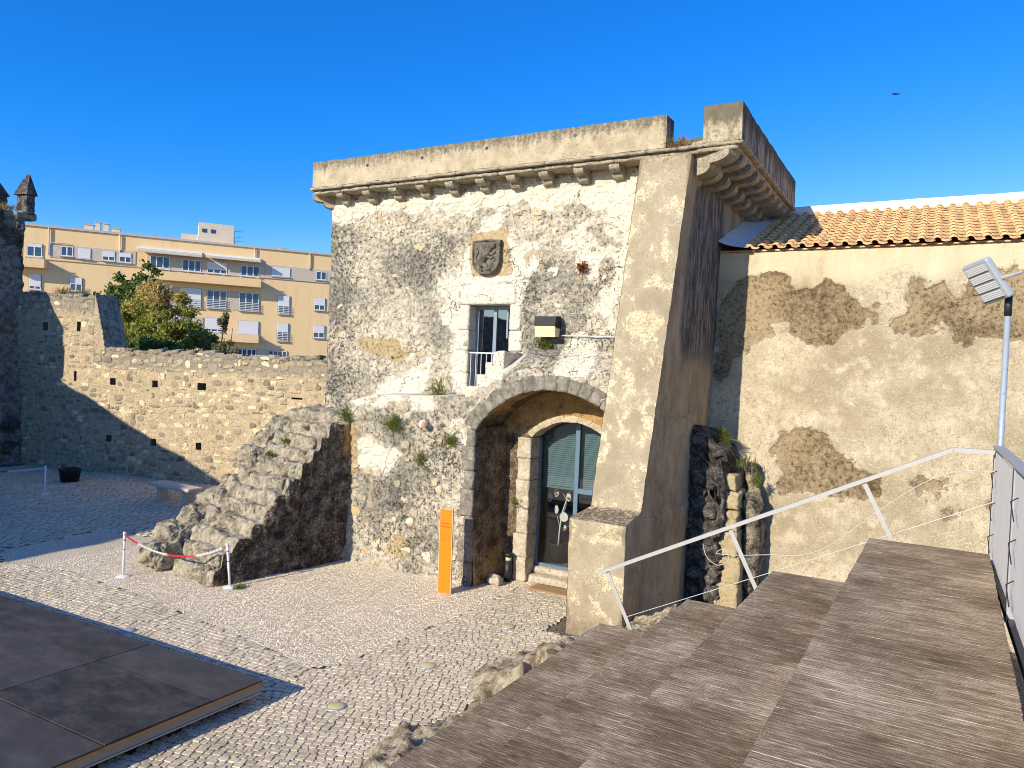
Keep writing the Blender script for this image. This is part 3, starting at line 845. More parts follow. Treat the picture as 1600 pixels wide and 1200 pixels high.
FW = [[(-8.41, 7.11), (-8.13, 7.76), (-7.66, 7.73), (-7.56, 7.07), (-7.10, 6.92), (-7.07, 6.27), (-7.21, 6.08), (-8.77, 6.11), (-8.86, 6.45), (-8.55, 6.71)],
      [(-8.66, 5.63), (-8.58, 3.87), (-8.99, 3.98), (-9.07, 5.63)], [(-7.51, 6.02), (-7.26, 5.63), (-7.31, 4.98), (-7.51, 5.10)],
      [(-6.43, 4.80), (-5.95, 4.94), (-5.40, 4.64), (-5.32, 4.28), (-5.99, 4.31)], [(-9.27, 6.19), (-8.74, 6.18), (-8.75, 5.77), (-9.25, 5.84)],
      [(-5.65, 5.74), (-5.08, 6.10), (-5.23, 5.13), (-5.56, 5.25)], [(-6.39, 6.88), (-5.99, 7.11), (-5.43, 6.59), (-5.67, 6.11)],
      [(-10.21, 4.07), (-9.52, 4.38), (-9.66, 3.81), (-10.73, 3.61), (-10.93, 3.89)], [(-12.50, 8.25), (-4.3, 8.25), (-4.3, 7.7), (-8.6, 7.55), (-12.48, 7.75)],
      [(-5.5, 7.9), (-4.7, 7.9), (-4.7, 5.6), (-5.2, 5.4)], [(-10.74, 2.64), (-9.69, 2.73), (-9.34, 2.50), (-10.0, 2.02), (-10.62, 2.10)],
      [(-10.53, 3.75), (-8.93, 3.75), (-8.91, 3.5), (-10.42, 3.4)], [(-7.7, 4.6), (-7.2, 4.75), (-6.6, 4.55), (-7.3, 4.2), (-7.75, 4.05)], [(-8.2, 3.3), (-7.95, 3.3), (-8.0, 2.9), (-8.2, 2.9)]]
FD = [[(-5.38, 7.02), (-5.01, 7.30), (-4.7, 7.35), (-5.0, 7.06), (-5.44, 6.78), (-5.56, 6.60), (-5.70, 6.67)], [(-10.17, 7.06), (-8.82, 7.27), (-8.86, 6.45), (-9.27, 6.19), (-10.31, 6.21)],
      [(-6.35, 6.13), (-5.68, 6.24), (-5.31, 6.83), (-5.09, 6.34), (-5.51, 5.62), (-6.32, 5.37)], [(-7.46, 5.10), (-7.03, 5.37), (-5.22, 5.01), (-5.21, 4.71), (-6.70, 4.48), (-7.29, 4.59)],
      [(-12.6, 7.6), (-11.9, 7.3), (-11.6, 5.6), (-11.8, 3.2), (-12.6, 3.2)], [(-7.22, 6.27), (-6.78, 6.26), (-6.75, 5.63), (-7.19, 5.63)],
      [(-10.2, 2.2), (-9.4, 2.4), (-9.2, 1.2), (-10.2, 1.0)], [(-9.0, 3.4), (-8.2, 3.5), (-8.1, 2.2), (-8.8, 2.4)]]
FO = [[(-11.69, 4.97), (-10.43, 4.92), (-10.05, 4.57), (-10.22, 4.38), (-10.96, 4.55), (-11.54, 4.68)], [(-8.60, 7.12), (-8.30, 7.25), (-7.65, 7.21), (-7.50, 6.28), (-8.50, 6.25)],
      [(-11.12, 2.96), (-10.80, 2.92), (-10.78, 1.95), (-10.98, 1.92)], [(-9.67, 0.70), (-9.36, 0.83), (-9.34, 0.36), (-9.91, 0.32)]]
def facade_attr(x, z):
    p = np.column_stack([x, z])
    lowg = 0.30 * sstep(3.7, 3.3, z) * sstep(-0.5, 0.3, fbm(np.column_stack([x, z, 0 * x]) * 0.9, 3, 88))
    return np.column_stack([polys_mask(p, FW, 0.22, 0.40, 3, 2.2) * (0.85 - 0.6 * lowg), np.maximum(polys_mask(p, FD, 0.45, 0.6, 8, 1.8) * 0.5, lowg), polys_mask(p, FO, 0.06, 0.10, 12, 5)])
def facade_disp(P, s=0, amp=1.0):
    d1, d2, _ = worley(P * (3.4, 1, 4.4) + 0.25 * np.stack([fbm(P * 3, 2, 40 + k) for k in range(3)], 1), 21 + s)
    return amp * (0.030 * sstep(0.02, 0.30, d2 - d1) * (0.4 + 0.6 * sstep(-0.2, 0.3, fbm(P * 0.8, 2, 9))) + 0.035 * fbm(P * 1.6, 4, 31 + s) + 0.011 * ridged(P * 4.5, 4, 51 + s, 0.65) - 0.020 * sstep(0.32, 0.12, worley(P * (7, 3, 7), 77 + s)[0]) * sstep(-0.15, 0.25, fbm(P * 1.5, 3, 61 + s)))

# upper wall, with the opening of the upper door
ux = np.arange(-12.5, -4.05, 0.026); vz = np.arange(2.0, 8.42, 0.026)
def f_up(x, z):
    P = np.column_stack([x, np.full_like(x, YU), z])
    d = facade_disp(P)
    P[:, 1] -= d * np.where((x < -12.45), 0.3, 1)
    P[:, 0] += np.where(x < -12.47, 0.035 * fbm(np.column_stack([z * 3, z * 0, z * 0]), 4, 77), 0)
    return P
P, F, UU, WW = grid(f_up, ux, vz, lambda x, z: ~((x > -8.52) & (x < -7.50) & (z > 3.70) & (z < 5.70)) & ~((z < 4.0) & (x > -7.4)) & ~((z < 3.6) & (x > -8.3)))
wall_up = obj('upper_wall', P, F, M_FACADE, gh, True, facade_attr(UU, WW))
# sides, back and roof terrace as plain masses
yb = 18.2
u2 = np.arange(YU, yb, 0.12); v2 = np.arange(0, 8.42, 0.12)
P, F, UU, WW = grid(lambda y, z: np.column_stack([-12.5 - 0.04 * fbm(np.column_stack([y, z, y]) * 2, 3, 5), y, z]), u2, v2)
obj('side_wall', P, F[:, ::-1], M_FACADE, gh, True, np.column_stack([0 * UU, 0 * UU + 0.5, 0 * UU]))
obj('rear_wall', *boxvf((-12.45, yb - 0.1, 0), (-3.8, yb + 0.1, 8.4)), M_FACADE, gh)
obj('terrace_floor', *boxvf((-12.4, YU + 0.2, 8.30), (-3.2, yb - 0.2, 8.42)), M_PARAPET, gh)
obj('lower_side', *boxvf((-12.46, YU + 0.03, 0), (-11.0, YU + 0.5, 2.05)), M_FACADE, gh)

# lower block with the great arch
AX, AR, AZ = -6.12, 1.96, 4.00 - 1.96        # arch axis, radius, centre height
JL, JR, SPR = -7.74, -4.50, 3.10
def in_arch(x, z, grow=0.0):
    return ((np.hypot(x - AX, z - AZ) < AR + grow) & (z > SPR)) | ((x > JL - grow) & (x < JR + grow) & (z <= SPR))
def ledge_top(x):
    return np.where(x < -7.9, 3.74 + 0.10 * (x + 9) * 0.35 - 0.16 * sstep(-10.2, -11.2, x), 3.86 + 0.48 * np.clip((x + 7.9) / 0.6, 0, 1))
ux = np.arange(-11.02, -4.20, 0.026); vz = np.arange(-0.05, 4.60, 0.026)
def f_lo(x, z):
    t = ledge_top(x); P = np.column_stack([x, np.full_like(x, YL), np.minimum(z, t)])
    d = facade_disp(P, 3)
    P[:, 1] -= d - 0.02
    P[:, 1] += 0.7 * sstep(0.0, 0.28, z - t) * np.where(x < -7.9, 1.1, 1.0)        # the top folds back to the upper wall
    P[:, 2] += np.where(z > t, np.where(x < -7.9, 0.03, 0.03 + 0.42 * np.clip((x + 7.45) / 0.5, 0, 1)) * sstep(0, 0.26, z - t), 0)
    P[:, 1] -= 0.10 * (1 - sstep(0, 0.5, z)) * (0.5 + 0.5 * fbm(np.column_stack([x * 2, z * 0, z * 0]), 3, 4))
    P[:, 0] += np.where(x < -10.99, 0.04 * fbm(np.column_stack([z * 3, z * 0, z * 0]), 4, 71), 0)
    return P
P, F, UU, WW = grid(f_lo, ux, vz, lambda x, z: ~in_arch(x, z, 0.06) & (z < ledge_top(x) + 0.27))
obj('lower_wall', P, F, M_FACADE, gh, True, facade_attr(UU, WW))
P, F, UU, WW = grid(lambda y, z: np.column_stack([-11.0 - 0.03 * fbm(np.column_stack([y, z, y]) * 4, 3, 15), y, z]), np.arange(YL, YU + 0.1, 0.06), np.arange(0, 3.5, 0.06))
obj('lower_wall_end', P, F[:, ::-1], M_FACADE, gh, True, np.column_stack([0 * UU, 0 * UU + 0.6, 0 * UU]))

# single stones showing through the worn render
def facing(n, xr, zr, yb_, s, skip):
    r_ = np.random.default_rng(s); m = MB(); k = 0
    while k < n:
        x = r_.uniform(*xr); z = r_.uniform(*zr); k += 1
        if skip(x, z): continue
        w = r_.uniform(0.10, 0.30); h = w * r_.uniform(0.5, 0.9)
        V, F = stone_vf(x, z, w, h, r_.uniform(0.008, 0.020), s * 1000 + k)
        c = [(0.64, 0.545, 0.385), (0.58, 0.45, 0.27), (0.46, 0.40, 0.30), (0.74, 0.665, 0.51), (0.55, 0.49, 0.38)][int(r_.integers(0, 5))]
        P_ = np.array([[x, yb_, z]]); d_ = float(facade_disp(P_, 0 if yb_ > 12.8 else 3)[0])
        m.add(np.column_stack([V[:, 0], yb_ - d_ * 0.8 - V[:, 1] + 0.004, V[:, 2]]), F, np.array(c) * r_.uniform(0.8, 1.1))
    o = m.build('facing_stones', M_STONES, gh); o['kind'] = 'stuff'
# stepped parapet beside the upper door
for k, (x0, x1, z1) in enumerate([(-8.06, -7.80, 3.98), (-7.82, -7.60, 4.235), (-7.62, -7.41, 4.47), (-7.43, -7.20, 4.70)]):
    V, F = rbox((x0, 12.36, (3.60, 3.85, 4.05, 4.22, 4.30)[k]), (x1, 13.08, z1), 0.035, 0.02, 0.03, 7, 60 + k, None, 4)
    obj('parapet_step', V, F, M_FACADE, gh, True, np.tile((0.65, 0.15, 0.0), (len(V), 1)))

facing(55, (-12.3, -4.9), (3.8, 7.9), YU, 71, lambda x, z: (-8.95 < x < -7.05 and z < 7.4))
facing(45, (-10.9, -8.1), (0.15, 3.5), YL, 72, lambda x, z: False)

# great arch: ring of voussoirs, jamb quoins, tunnel
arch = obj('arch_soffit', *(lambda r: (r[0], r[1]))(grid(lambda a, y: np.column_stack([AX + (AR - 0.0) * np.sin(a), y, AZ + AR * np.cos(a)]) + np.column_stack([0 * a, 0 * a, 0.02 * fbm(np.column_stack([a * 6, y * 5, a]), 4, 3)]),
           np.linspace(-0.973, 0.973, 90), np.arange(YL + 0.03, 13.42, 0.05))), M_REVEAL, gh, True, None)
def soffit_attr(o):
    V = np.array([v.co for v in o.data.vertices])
    warm = sstep(-0.35, 0.15, fbm(V * 1.6, 3, 12)) * 0.6 * sstep(3.15, 3.6, V[:, 2])  # warm patches painted for the sunlight on the soffit
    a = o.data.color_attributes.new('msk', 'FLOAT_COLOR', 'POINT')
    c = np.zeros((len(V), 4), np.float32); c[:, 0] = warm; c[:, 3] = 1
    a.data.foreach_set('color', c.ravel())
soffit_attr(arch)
A0 = math.asin((JL - AX) / AR)
NV = 17
for k in range(NV):
    a0 = -0.99 + 1.98 * k / NV; a1 = -0.99 + 1.98 * (k + 1) / NV
    def xf(P, a0=a0, a1=a1):
        a = P[:, 0]; r = P[:, 2]
        return np.column_stack([AX + r * np.sin(a), P[:, 1], AZ + r * np.cos(a)])
    g = 0.0008
    V, F = rbox((a0 + g, YL - 0.020, AR), (a1 - g, YL + 0.12, AR + 0.28 + RNG.uniform(-0.03, 0.03)), 0.045, 0.006, 0.016, 7, 100 + k, xf, 4)
    obj('voussoir', V, F, M_GREYJAMB, gh, True, np.tile((0.15, RNG.uniform(0, 0.35), 0.0), (len(V), 1)))
for side, x0, x1 in ((0, JL - 0.20, JL), (1, JR, JR + 0.20)):
    z = -0.02; k = 0
    while z < SPR - 0.02:
        h = RNG.uniform(0.36, 0.55); z1 = min(z + h, SPR + 0.02)
        e = 0.10 * (k % 2) + RNG.uniform(-0.02, 0.02)
        lo = (x0 - (e if side == 0 else 0), YL - 0.022, z + 0.001); hi = (x1 + (e if side else 0), YL + 0.25, z1 - 0.001)
        V, F = rbox(lo, hi, 0.05, 0.012, 0.026, 6, 130 + k + 20 * side)
        obj('jamb_stone', V, F, M_GREYJAMB, gh, True, np.tile((0.0, RNG.uniform(0, 0.3), 0.0), (len(V), 1)))
        z = z1; k += 1
# reveals of the passage: rough stone, shade painted in dark and low sunlight in warm tone
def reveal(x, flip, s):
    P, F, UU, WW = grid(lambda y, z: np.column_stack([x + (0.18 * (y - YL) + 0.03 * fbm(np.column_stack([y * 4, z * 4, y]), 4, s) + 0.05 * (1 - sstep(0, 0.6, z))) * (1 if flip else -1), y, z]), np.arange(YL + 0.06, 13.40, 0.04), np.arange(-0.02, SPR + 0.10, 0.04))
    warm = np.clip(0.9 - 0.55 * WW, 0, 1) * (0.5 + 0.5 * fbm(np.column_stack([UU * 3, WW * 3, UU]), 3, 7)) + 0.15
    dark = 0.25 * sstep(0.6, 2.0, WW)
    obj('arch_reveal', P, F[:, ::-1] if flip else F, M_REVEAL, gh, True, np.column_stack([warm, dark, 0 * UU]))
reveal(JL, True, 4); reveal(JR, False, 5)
# inner wall with the glazed door
YD = 13.30; DX0, DX1, DSP = -6.99, -5.25, 2.98
DAX = -6.12; DR = (0.87 ** 2 + 0.38 ** 2) / (2 * 0.38); DAZ = 3.36 - DR
def in_door(x, z, g=0.0):
    return ((x > DX0 - g) & (x < DX1 + g) & (z <= DSP)) | ((np.hypot(x - DAX, z - DAZ) < DR + g) & (z > DSP) & (x > DX0 - g) & (x < DX1 + g))
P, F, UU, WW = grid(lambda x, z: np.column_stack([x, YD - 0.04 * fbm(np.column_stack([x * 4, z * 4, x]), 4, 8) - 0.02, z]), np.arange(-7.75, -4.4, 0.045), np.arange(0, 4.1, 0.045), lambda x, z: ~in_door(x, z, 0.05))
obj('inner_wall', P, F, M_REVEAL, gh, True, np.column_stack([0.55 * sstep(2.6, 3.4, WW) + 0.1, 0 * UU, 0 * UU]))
zs = [0.02, 0.52, 1.0, 1.52, 2.1, 2.55, 2.98]
for side in (0, 1):
    for k in range(len(zs) - 1):
        e = (0.31, 0.32, 0.27, 0.30, 0.28, 0.30)[k]
        x0, x1 = (DX0 - e, DX0) if side == 0 else (DX1, DX1 + e)
        V, F = rbox((x0, YD - 0.07 - 0.008 * (k % 2), zs[k] + 0.0012), (x1, 13.72, zs[k + 1] - 0.0012), 0.04, 0.016, 0.026, 6, 200 + k + 10 * side, None, 4)
        warm = 0.32 if k < 2 else 0.12
        obj('door_jamb_stone', V, F, M_JAMB, gh, True, np.tile((warm, 0.12 * (k == 4), 0), (len(V), 1)))
am = math.asin(0.87 / DR)
for k in range(7):
    a0 = -am + 2 * am * k / 7; a1 = -am + 2 * am * (k + 1) / 7
    def xf(P):
        return np.column_stack([DAX + P[:, 2] * np.sin(P[:, 0]), P[:, 1], DAZ + P[:, 2] * np.cos(P[:, 0])])
    V, F = rbox((a0 + 0.0008, YD - 0.06, DR), (a1 - 0.0008, 13.72, DR + 0.13), 0.05, 0.010, 0.016, 8, 230 + k, xf)
    obj('door_arch_stone', V, F, M_JAMB, gh, False, np.tile((0.45, 0, 0), (len(V), 1)))
V, F = rbox((-7.22, 13.33, -0.02), (-5.0, 13.75, 0.16), 0.06, 0.02, 0.012, 6, 240)
obj('door_step', V, F, M_JAMB, gh, True, np.tile((0.15, 0, 0), (len(V), 1)))
V, F = rbox((-7.0, 13.52, 0.16), (-5.2, 13.85, 0.30), 0.06, 0.02, 0.01, 6, 241)
obj('door_sill', V, F, M_JAMB, gh, True, np.tile((0.2, 0, 0), (len(V), 1)))

# glazed double door
gd = MB()
YG = 13.66
gd.box((DX0, YG - 0.03, 0.30), (DX0 + 0.05, YG + 0.04, 2.98)); gd.box((DX1 - 0.05, YG - 0.03, 0.30), (DX1, YG + 0.04, 2.98))
gd.box((DAX - 0.045, YG - 0.035, 0.30), (DAX + 0.045, YG + 0.045, 3.33))
gd.box((DAX + 0.045, YG - 0.03, 1.90), (DX1 - 0.05, YG + 0.04, 2.00))
gd.box((DX0 + 0.05, YG - 0.025, 0.30), (DAX - 0.045, YG + 0.035, 0.36)); gd.box((DAX + 0.045, YG - 0.025, 0.30), (DX1 - 0.05, YG + 0.035, 0.36))
gdo = gd.build('glazed_door', M_BLUEFR, gh)
P, F, _, _ = grid(lambda x, z: np.column_stack([x, 0 * x + YG + 0.005, z]), np.linspace(DX0 + 0.02, DX1 - 0.02, 60), np.linspace(0.33, 3.36, 110), lambda x, z: in_door(x, z, 0.02) & (x < DAX))
obj('pane', P, F, M_GLASS, gdo)
P, F, _, _ = grid(lambda x, z: np.column_stack([x, 0 * x + YG + 0.005, z]), np.linspace(DX0 + 0.02, DX1 - 0.02, 60), np.linspace(0.33, 3.36, 110), lambda x, z: in_door(x, z, 0.02) & (x >= DAX))
obj('pane', P, F, M_GLASS, gdo)
h = MB(); h.tube([(DAX - 0.02, YG - 0.04, 1.22), (DAX - 0.02, YG - 0.085, 1.22), (DAX - 0.14, YG - 0.085, 1.22)], 0.011, 8); h.box((DAX - 0.04, YG - 0.045, 1.12), (DAX, YG - 0.035, 1.30))
h.build('handle', M_DARKMET, gdo)
n_ = MB(); n_.box((DAX + 0.40, YG - 0.008, 1.42), (DAX + 0.66, YG - 0.004, 1.78)); n_.build('notice', M_POSTER, gdo)
# blind behind the upper half of the door
bl = obj('blind', *boxvf((DX0 + 0.03, YG + 0.10, 1.93), (DX1 - 0.03, YG + 0.14, 1.97)), M_BLIND, gh)
sm = MB(); V, F = boxvf((-0.83, -0.022, -0.001), (0.83, 0.022, 0.002)); 
V = V @ np.array(Matrix.Rotation(rad(58), 3, 'X').transposed()); slm = mk_mesh('slat', V, F, M_BLIND)
for k in range(32):
    put('slat', slm, bl, Matrix.Translation((DAX, YG + 0.12, 2.0 + 0.043 * k)))
# room behind
rm = MB()
rm.box((-9.2, 18.0, 0.2), (-4.4, 18.1, 3.6)); rm.box((-9.3, 13.76, 0.2), (-9.2, 18.1, 3.6)); rm.box((-4.4, 13.76, 0.2), (-4.3, 18.1, 3.6)); rm.box((-9.3, 13.76, 3.6), (-4.3, 18.1, 3.7))
rm.box((-9.2, 13.74, 0.2), (DX0 - 0.2, 13.78, 3.6)); rm.box((DX1 + 0.2, 13.74, 0.2), (-4.4, 13.78, 3.6))
rm.build('room_wall', M_INT, gh)
obj('room_floor', *boxvf((-9.2, 13.80, 0.18), (-4.4, 18.0, 0.29)), M_INTF, gh)

# upper door: stone frame, recessed blue frame, railing
V, F = rbox((-8.74, YU - 0.055, 5.68), (-7.38, YU + 0.30, 6.08), 0.06, 0.03, 0.012, 5, 250, lambda P: P + np.column_stack([0 * P[:, 0], 0 * P[:, 0], np.where(P[:, 2] > 5.9, 0.05 * (1 - np.abs(P[:, 0] + 8.06) / 0.7), 0)]))
obj('lintel', V, F, M_FACADE, gh, True, np.tile((0.75, 0, 0), (len(V), 1)))
for side, (xa, xb) in enumerate([(-8.78, -8.50), (-7.52, -7.26)]):
    zz_ = [3.70, 4.25, 4.72, 5.15, 5.676]
    for k in range(4):
        e = (0.06, -0.04, 0.05, 0.0)[k]
        lo = (xa - (e if side == 0 else 0), YU - 0.040, zz_[k] + 0.0015); hi = (xb + (e if side else 0), YU + 0.32, zz_[k + 1] - 0.0015)
        V, F = rbox(lo, hi, 0.05, 0.02, 0.012, 6, 260 + k + 8 * side)
        obj('upper_jamb_stone', V, F, M_FACADE, gh, True, np.tile((0.70, 0, 0), (len(V), 1)))
ud = MB(); YQ = YU + 0.27
for (x0, x1, z0, z1) in [(-8.50, -8.42, 3.75, 5.68), (-7.60, -7.52, 3.75, 5.68), (-8.42, -7.60, 5.60, 5.68), (-8.06, -7.98, 3.75, 5.60), (-8.42, -8.06, 3.75, 3.83), (-7.98, -7.60, 3.75, 3.83), (-7.74, -7.70, 5.0, 5.6)]:
    ud.box((x0, YQ - 0.03, z0), (x1, YQ + 0.03, z1))
udo = ud.build('upper_door', M_GREYFR, gh)
obj('pane', *boxvf((-8.42, YQ - 0.004, 3.83), (-8.06, YQ + 0.004, 5.60)), M_GLASSB, udo)
obj('pane', *boxvf((-7.98, YQ - 0.004, 3.83), (-7.60, YQ + 0.004, 5.60)), M_GLASSB, udo)
obj('curtain', *boxvf((-8.5, YQ + 0.25, 3.7), (-7.5, YQ + 0.28, 5.7)), M_LAMPB, udo)
blu = obj('shutter', *boxvf((-7.97, YQ + 0.05, 3.9), (-7.78, YQ + 0.06, 3.93)), M_GREYFR, udo)
slm2 = mk_mesh('slat', *boxvf((-0.10, -0.004, -0.012), (0.10, 0.004, 0.012)), M_GREYFR)
for k in range(30): put('slat', slm2, blu, Matrix.Translation((-7.86, YQ + 0.07, 3.95 + 0.045 * k)))
ra = MB(); ra.box((-8.50, YU + 0.03, 4.66), (-7.52, YU + 0.055, 4.69)); ra.box((-8.50, YU + 0.03, 3.86), (-7.52, YU + 0.05, 3.88))
rao = ra.build('railing', M_RAILW, gh)
for k in range(8):
    x = -8.46 + 0.128 * k
    put('bar', mk_mesh('bar', *tubevf([(x, YU + 0.042, 3.80), (x, YU + 0.042, 4.67)], 0.009, 6), M_RAILW), rao)

# corbel table, cornice and parapet
YP = 12.62
def corbel_mesh(w, reach, drop, s, lobes=2):
    """bracket seen from the side in (reach, z), rounded lobes one under the other; local: +x out, z up, y width"""
    prof = [(0, 0), (reach, 0)]
    for k in range(lobes):
        r0 = reach * (1 - k / lobes); r1 = reach * (1 - (k + 1) / lobes); z0 = -drop * k / lobes; z1 = -drop * (k + 1) / lobes
        for q in range(1, 7):
            a = math.pi / 2 * q / 6
            prof.append((r1 + (r0 - r1) * math.cos(a) ** 0.7, z0 + (z1 - z0) * (0.18 + 0.82 * math.sin(a))))
    prof.append((0, -drop))
    prof = [prof[0]] + [p for i, p in enumerate(prof[1:])]
    n = len(prof); V = [(x, -w / 2, z) for x, z in prof] + [(x, w / 2, z) for x, z in prof]
    # fan the sides from the wall corner so that the concave notches close properly
    F = [[0, k, k + 1] for k in range(1, n - 1)] + [[n, n + k + 1, n + k] for k in range(1, n - 1)]
    F += [[k, n + k, n + (k + 1) % n, (k + 1) % n] for k in range(n)]
    V = np.array(V); V = V + np.stack([fbm(V * 9 + 7 * a, 3, s + a) for a in range(3)], 1) * 0.010
    return V, F
def place_corbel(x, y, z, ang, w, reach, drop, s, lobes=2):
    V, F = corbel_mesh(w, reach, drop, s, lobes)
    ca, sa = math.cos(ang), math.sin(ang)
    q = np.column_stack([V[:, 0] * ca - V[:, 1] * sa + x, V[:, 0] * sa + V[:, 1] * ca + y, V[:, 2] + z])
    return obj('corbel', q, F, M_CORBEL, gh, False, np.tile((RNG.uniform(0, 0.3), RNG.uniform(0, 0.15), 0), (len(q), 1)))
ZC = 8.235
cxs = [-11.96, -11.18, -10.42, -9.68, -8.93, -8.17, -7.44, -6.71, -5.96, -5.24]
for k, x in enumerate(cxs): place_corbel(x, YU + 0.02, ZC, -math.pi / 2, 0.20 if k else 0.18, 0.40, 0.24, 300 + 3 * k)
place_corbel(-12.50, YU + 0.05, ZC, -3 * math.pi / 4, 0.2, 0.50, 0.26, 340)
# cornice: two courses of slabs
def course(name, x0, x1, y0, y1, z0, z1, n, s, along='x'):
    e = np.linspace(0, 1, n + 1)
    for k in range(n):
        if along == 'x': lo = (x0 + (x1 - x0) * e[k] + 0.004, y0, z0); hi = (x0 + (x1 - x0) * e[k + 1] - 0.004, y1, z1)
        else: lo = (x0, y0 + (y1 - y0) * e[k] + 0.004, z0); hi = (x1, y0 + (y1 - y0) * e[k + 1] - 0.004, z1)
        V, F = rbox(lo, hi, 0.07, 0.02, 0.018, 7, s + k)
        obj(name, V, F, M_CORBEL, gh, True, np.tile((0.05, RNG.uniform(0.0, 0.25), 0), (len(V), 1)))
course('cornice_slab', -12.72, -3.55, YP + 0.05, YU + 0.2, ZC, 8.31, 11, 400)
course('cornice_slab', -12.76, -3.55, YP - 0.03, YU + 0.2, 8.313, 8.375, 9, 430)
XS = -2.92                                   # outer face of the side parapet
course('cornice_slab', XS - 0.75, XS - 0.06, YP + 0.0, yb, ZC, 8.31, 7, 450, 'y')
course('cornice_slab', XS - 0.75, XS + 0.03, YP - 0.03, yb, 8.313, 8.375, 6, 470, 'y')
def parapet(name, lo, hi, s, dark):
    V, F = rbox(lo, hi, 0.07, 0.015, 0.012, 4, s)
    top = sstep(hi[2] - 0.45, hi[2], V[:, 2]) * 0.55 + dark
    side = sstep(hi[0] - 0.06, hi[0] - 0.01, V[:, 0]) * 0.9
    obj(name, V, F, M_PARAPET, gh, False, np.column_stack([side, np.clip(top, 0, 1), 0 * top]))
parapet('parapet', (-12.70, YP, 8.379), (-4.23, YP + 0.42, 8.965), 500, 0.0)
parapet('parapet', (-12.70, YP + 0.425, 8.379), (-12.28, yb, 8.965), 503, 0.3)
parapet('corner_merlon', (-3.58, YP, 8.379), (XS, YP + 0.75, 9.02), 506, 0.35)
parapet('parapet', (XS - 0.42, YP + 0.755, 8.379), (XS, yb, 9.0), 509, 0.2)
parapet('parapet', (-12.27, yb - 0.4, 8.379), (XS - 0.43, yb, 8.93), 511, 0.2)
parapet('low_infill', (-4.20, YP + 0.72, 8.379), (-3.60, YP + 1.1, 8.72), 512, 0.4)
V, F = rbox((-4.0, YP + 0.25, 8.379), (-3.62, YP + 0.62, 8.52), 0.05, 0.03, 0.03, 6, 513)
obj('fallen_block', V, F, M_CORBEL, gh, True, np.tile((0.1, 0.1, 0), (len(V), 1)))
for x, z in [(-11.05, 8.74), (-9.55, 8.75), (-7.95, 8.78), (-6.0, 8.80)]:
    V, F = tubevf([(x, YP - 0.008, z), (x, YP + 0.02, z)], 0.035, 10)
    obj('drain_hole', V, F, M_BLACKP, gh)
for k in range(9):
    y = YP + 0.62 + 0.60 * k
    place_corbel(-4.20, y, ZC, 0.0, 0.25, 1.22, 0.56, 540 + 3 * k, 3)
place_corbel(-4.10, YU + 0.02, ZC, -0.36, 0.32, 1.12, 0.52, 580, 3)
# rough side wall below the corbels
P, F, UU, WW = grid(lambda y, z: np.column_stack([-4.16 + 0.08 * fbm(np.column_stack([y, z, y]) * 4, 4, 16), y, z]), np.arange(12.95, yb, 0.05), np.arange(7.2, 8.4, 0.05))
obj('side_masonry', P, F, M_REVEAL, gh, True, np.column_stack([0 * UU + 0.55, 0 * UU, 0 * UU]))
obj('flank_ledge', [(-4.3, 12.7, 8.03), (-3.735, 12.7, 8.03), (-3.735, 18.1, 8.03), (-4.3, 18.1, 8.03)], [[0, 1, 2, 3]], M_BUTT, gh)

# buttress: battered face on a plinth, long plastered flank
def butt():
    # z -> (x_left, x_right, y_front)
    zs_ = np.concatenate([np.arange(0, 1.93, 0.06), [1.935, 1.98, 2.02, 2.06], np.arange(2.12, 8.24, 0.06), [8.24]])
    xl = np.interp(zs_, [0, 1.93, 2.06, 8.24], [-5.09, -5.12, -4.99, -4.69]); xr = np.interp(zs_, [0, 1.93, 2.06, 8.24], [-4.11, -4.12, -4.08, -3.76])
    yf = np.interp(zs_, [0, 1.93, 2.06, 8.24], [11.15, 11.17, 11.75, 12.60])
    q = np.column_stack([zs_ * 5, 0 * zs_, 0 * zs_])
    xl = xl + 0.016 * ridged(q, 4, 66); xr = xr + 0.013 * ridged(q + 40, 4, 67)
    return zs_, xl, xr, yf
bz, bl_, br_, bf_ = butt()
nfr = 26; V = []; at = []
for k in range(len(bz)):
    for i in range(nfr):
        t = i / (nfr - 1)
        V.append((bl_[k] + (br_[k] - bl_[k]) * t, bf_[k], bz[k]))
V = np.array(V); ew = np.tile(np.minimum(1, np.minimum(np.arange(nfr), nfr - 1 - np.arange(nfr)) / 2.0), len(bz)); V[:, 1] -= (0.020 * fbm(V * 3, 4, 61) + 0.008 * fbm(V * 14, 3, 62)) * ew - 0.010 * (1 - ew)
edge = np.zeros(len(V))
F = [[k * nfr + i, k * nfr + i + 1, (k + 1) * nfr + i + 1, (k + 1) * nfr + i] for k in range(len(bz) - 1) for i in range(nfr - 1)]
gd_ = 0.55 * sstep(0.9, 0.0, V[:, 2]) + 0.40 * sstep(7.2, 8.2, V[:, 2]) + 0.35 * np.exp(-((V[:, 2] - 1.75) / 0.25) ** 2) + 0.30 * (1 - ew)
bt = obj('buttress', V, F, M_BUTT, gh, True, np.column_stack([0 * gd_, gd_, 0 * gd_]))
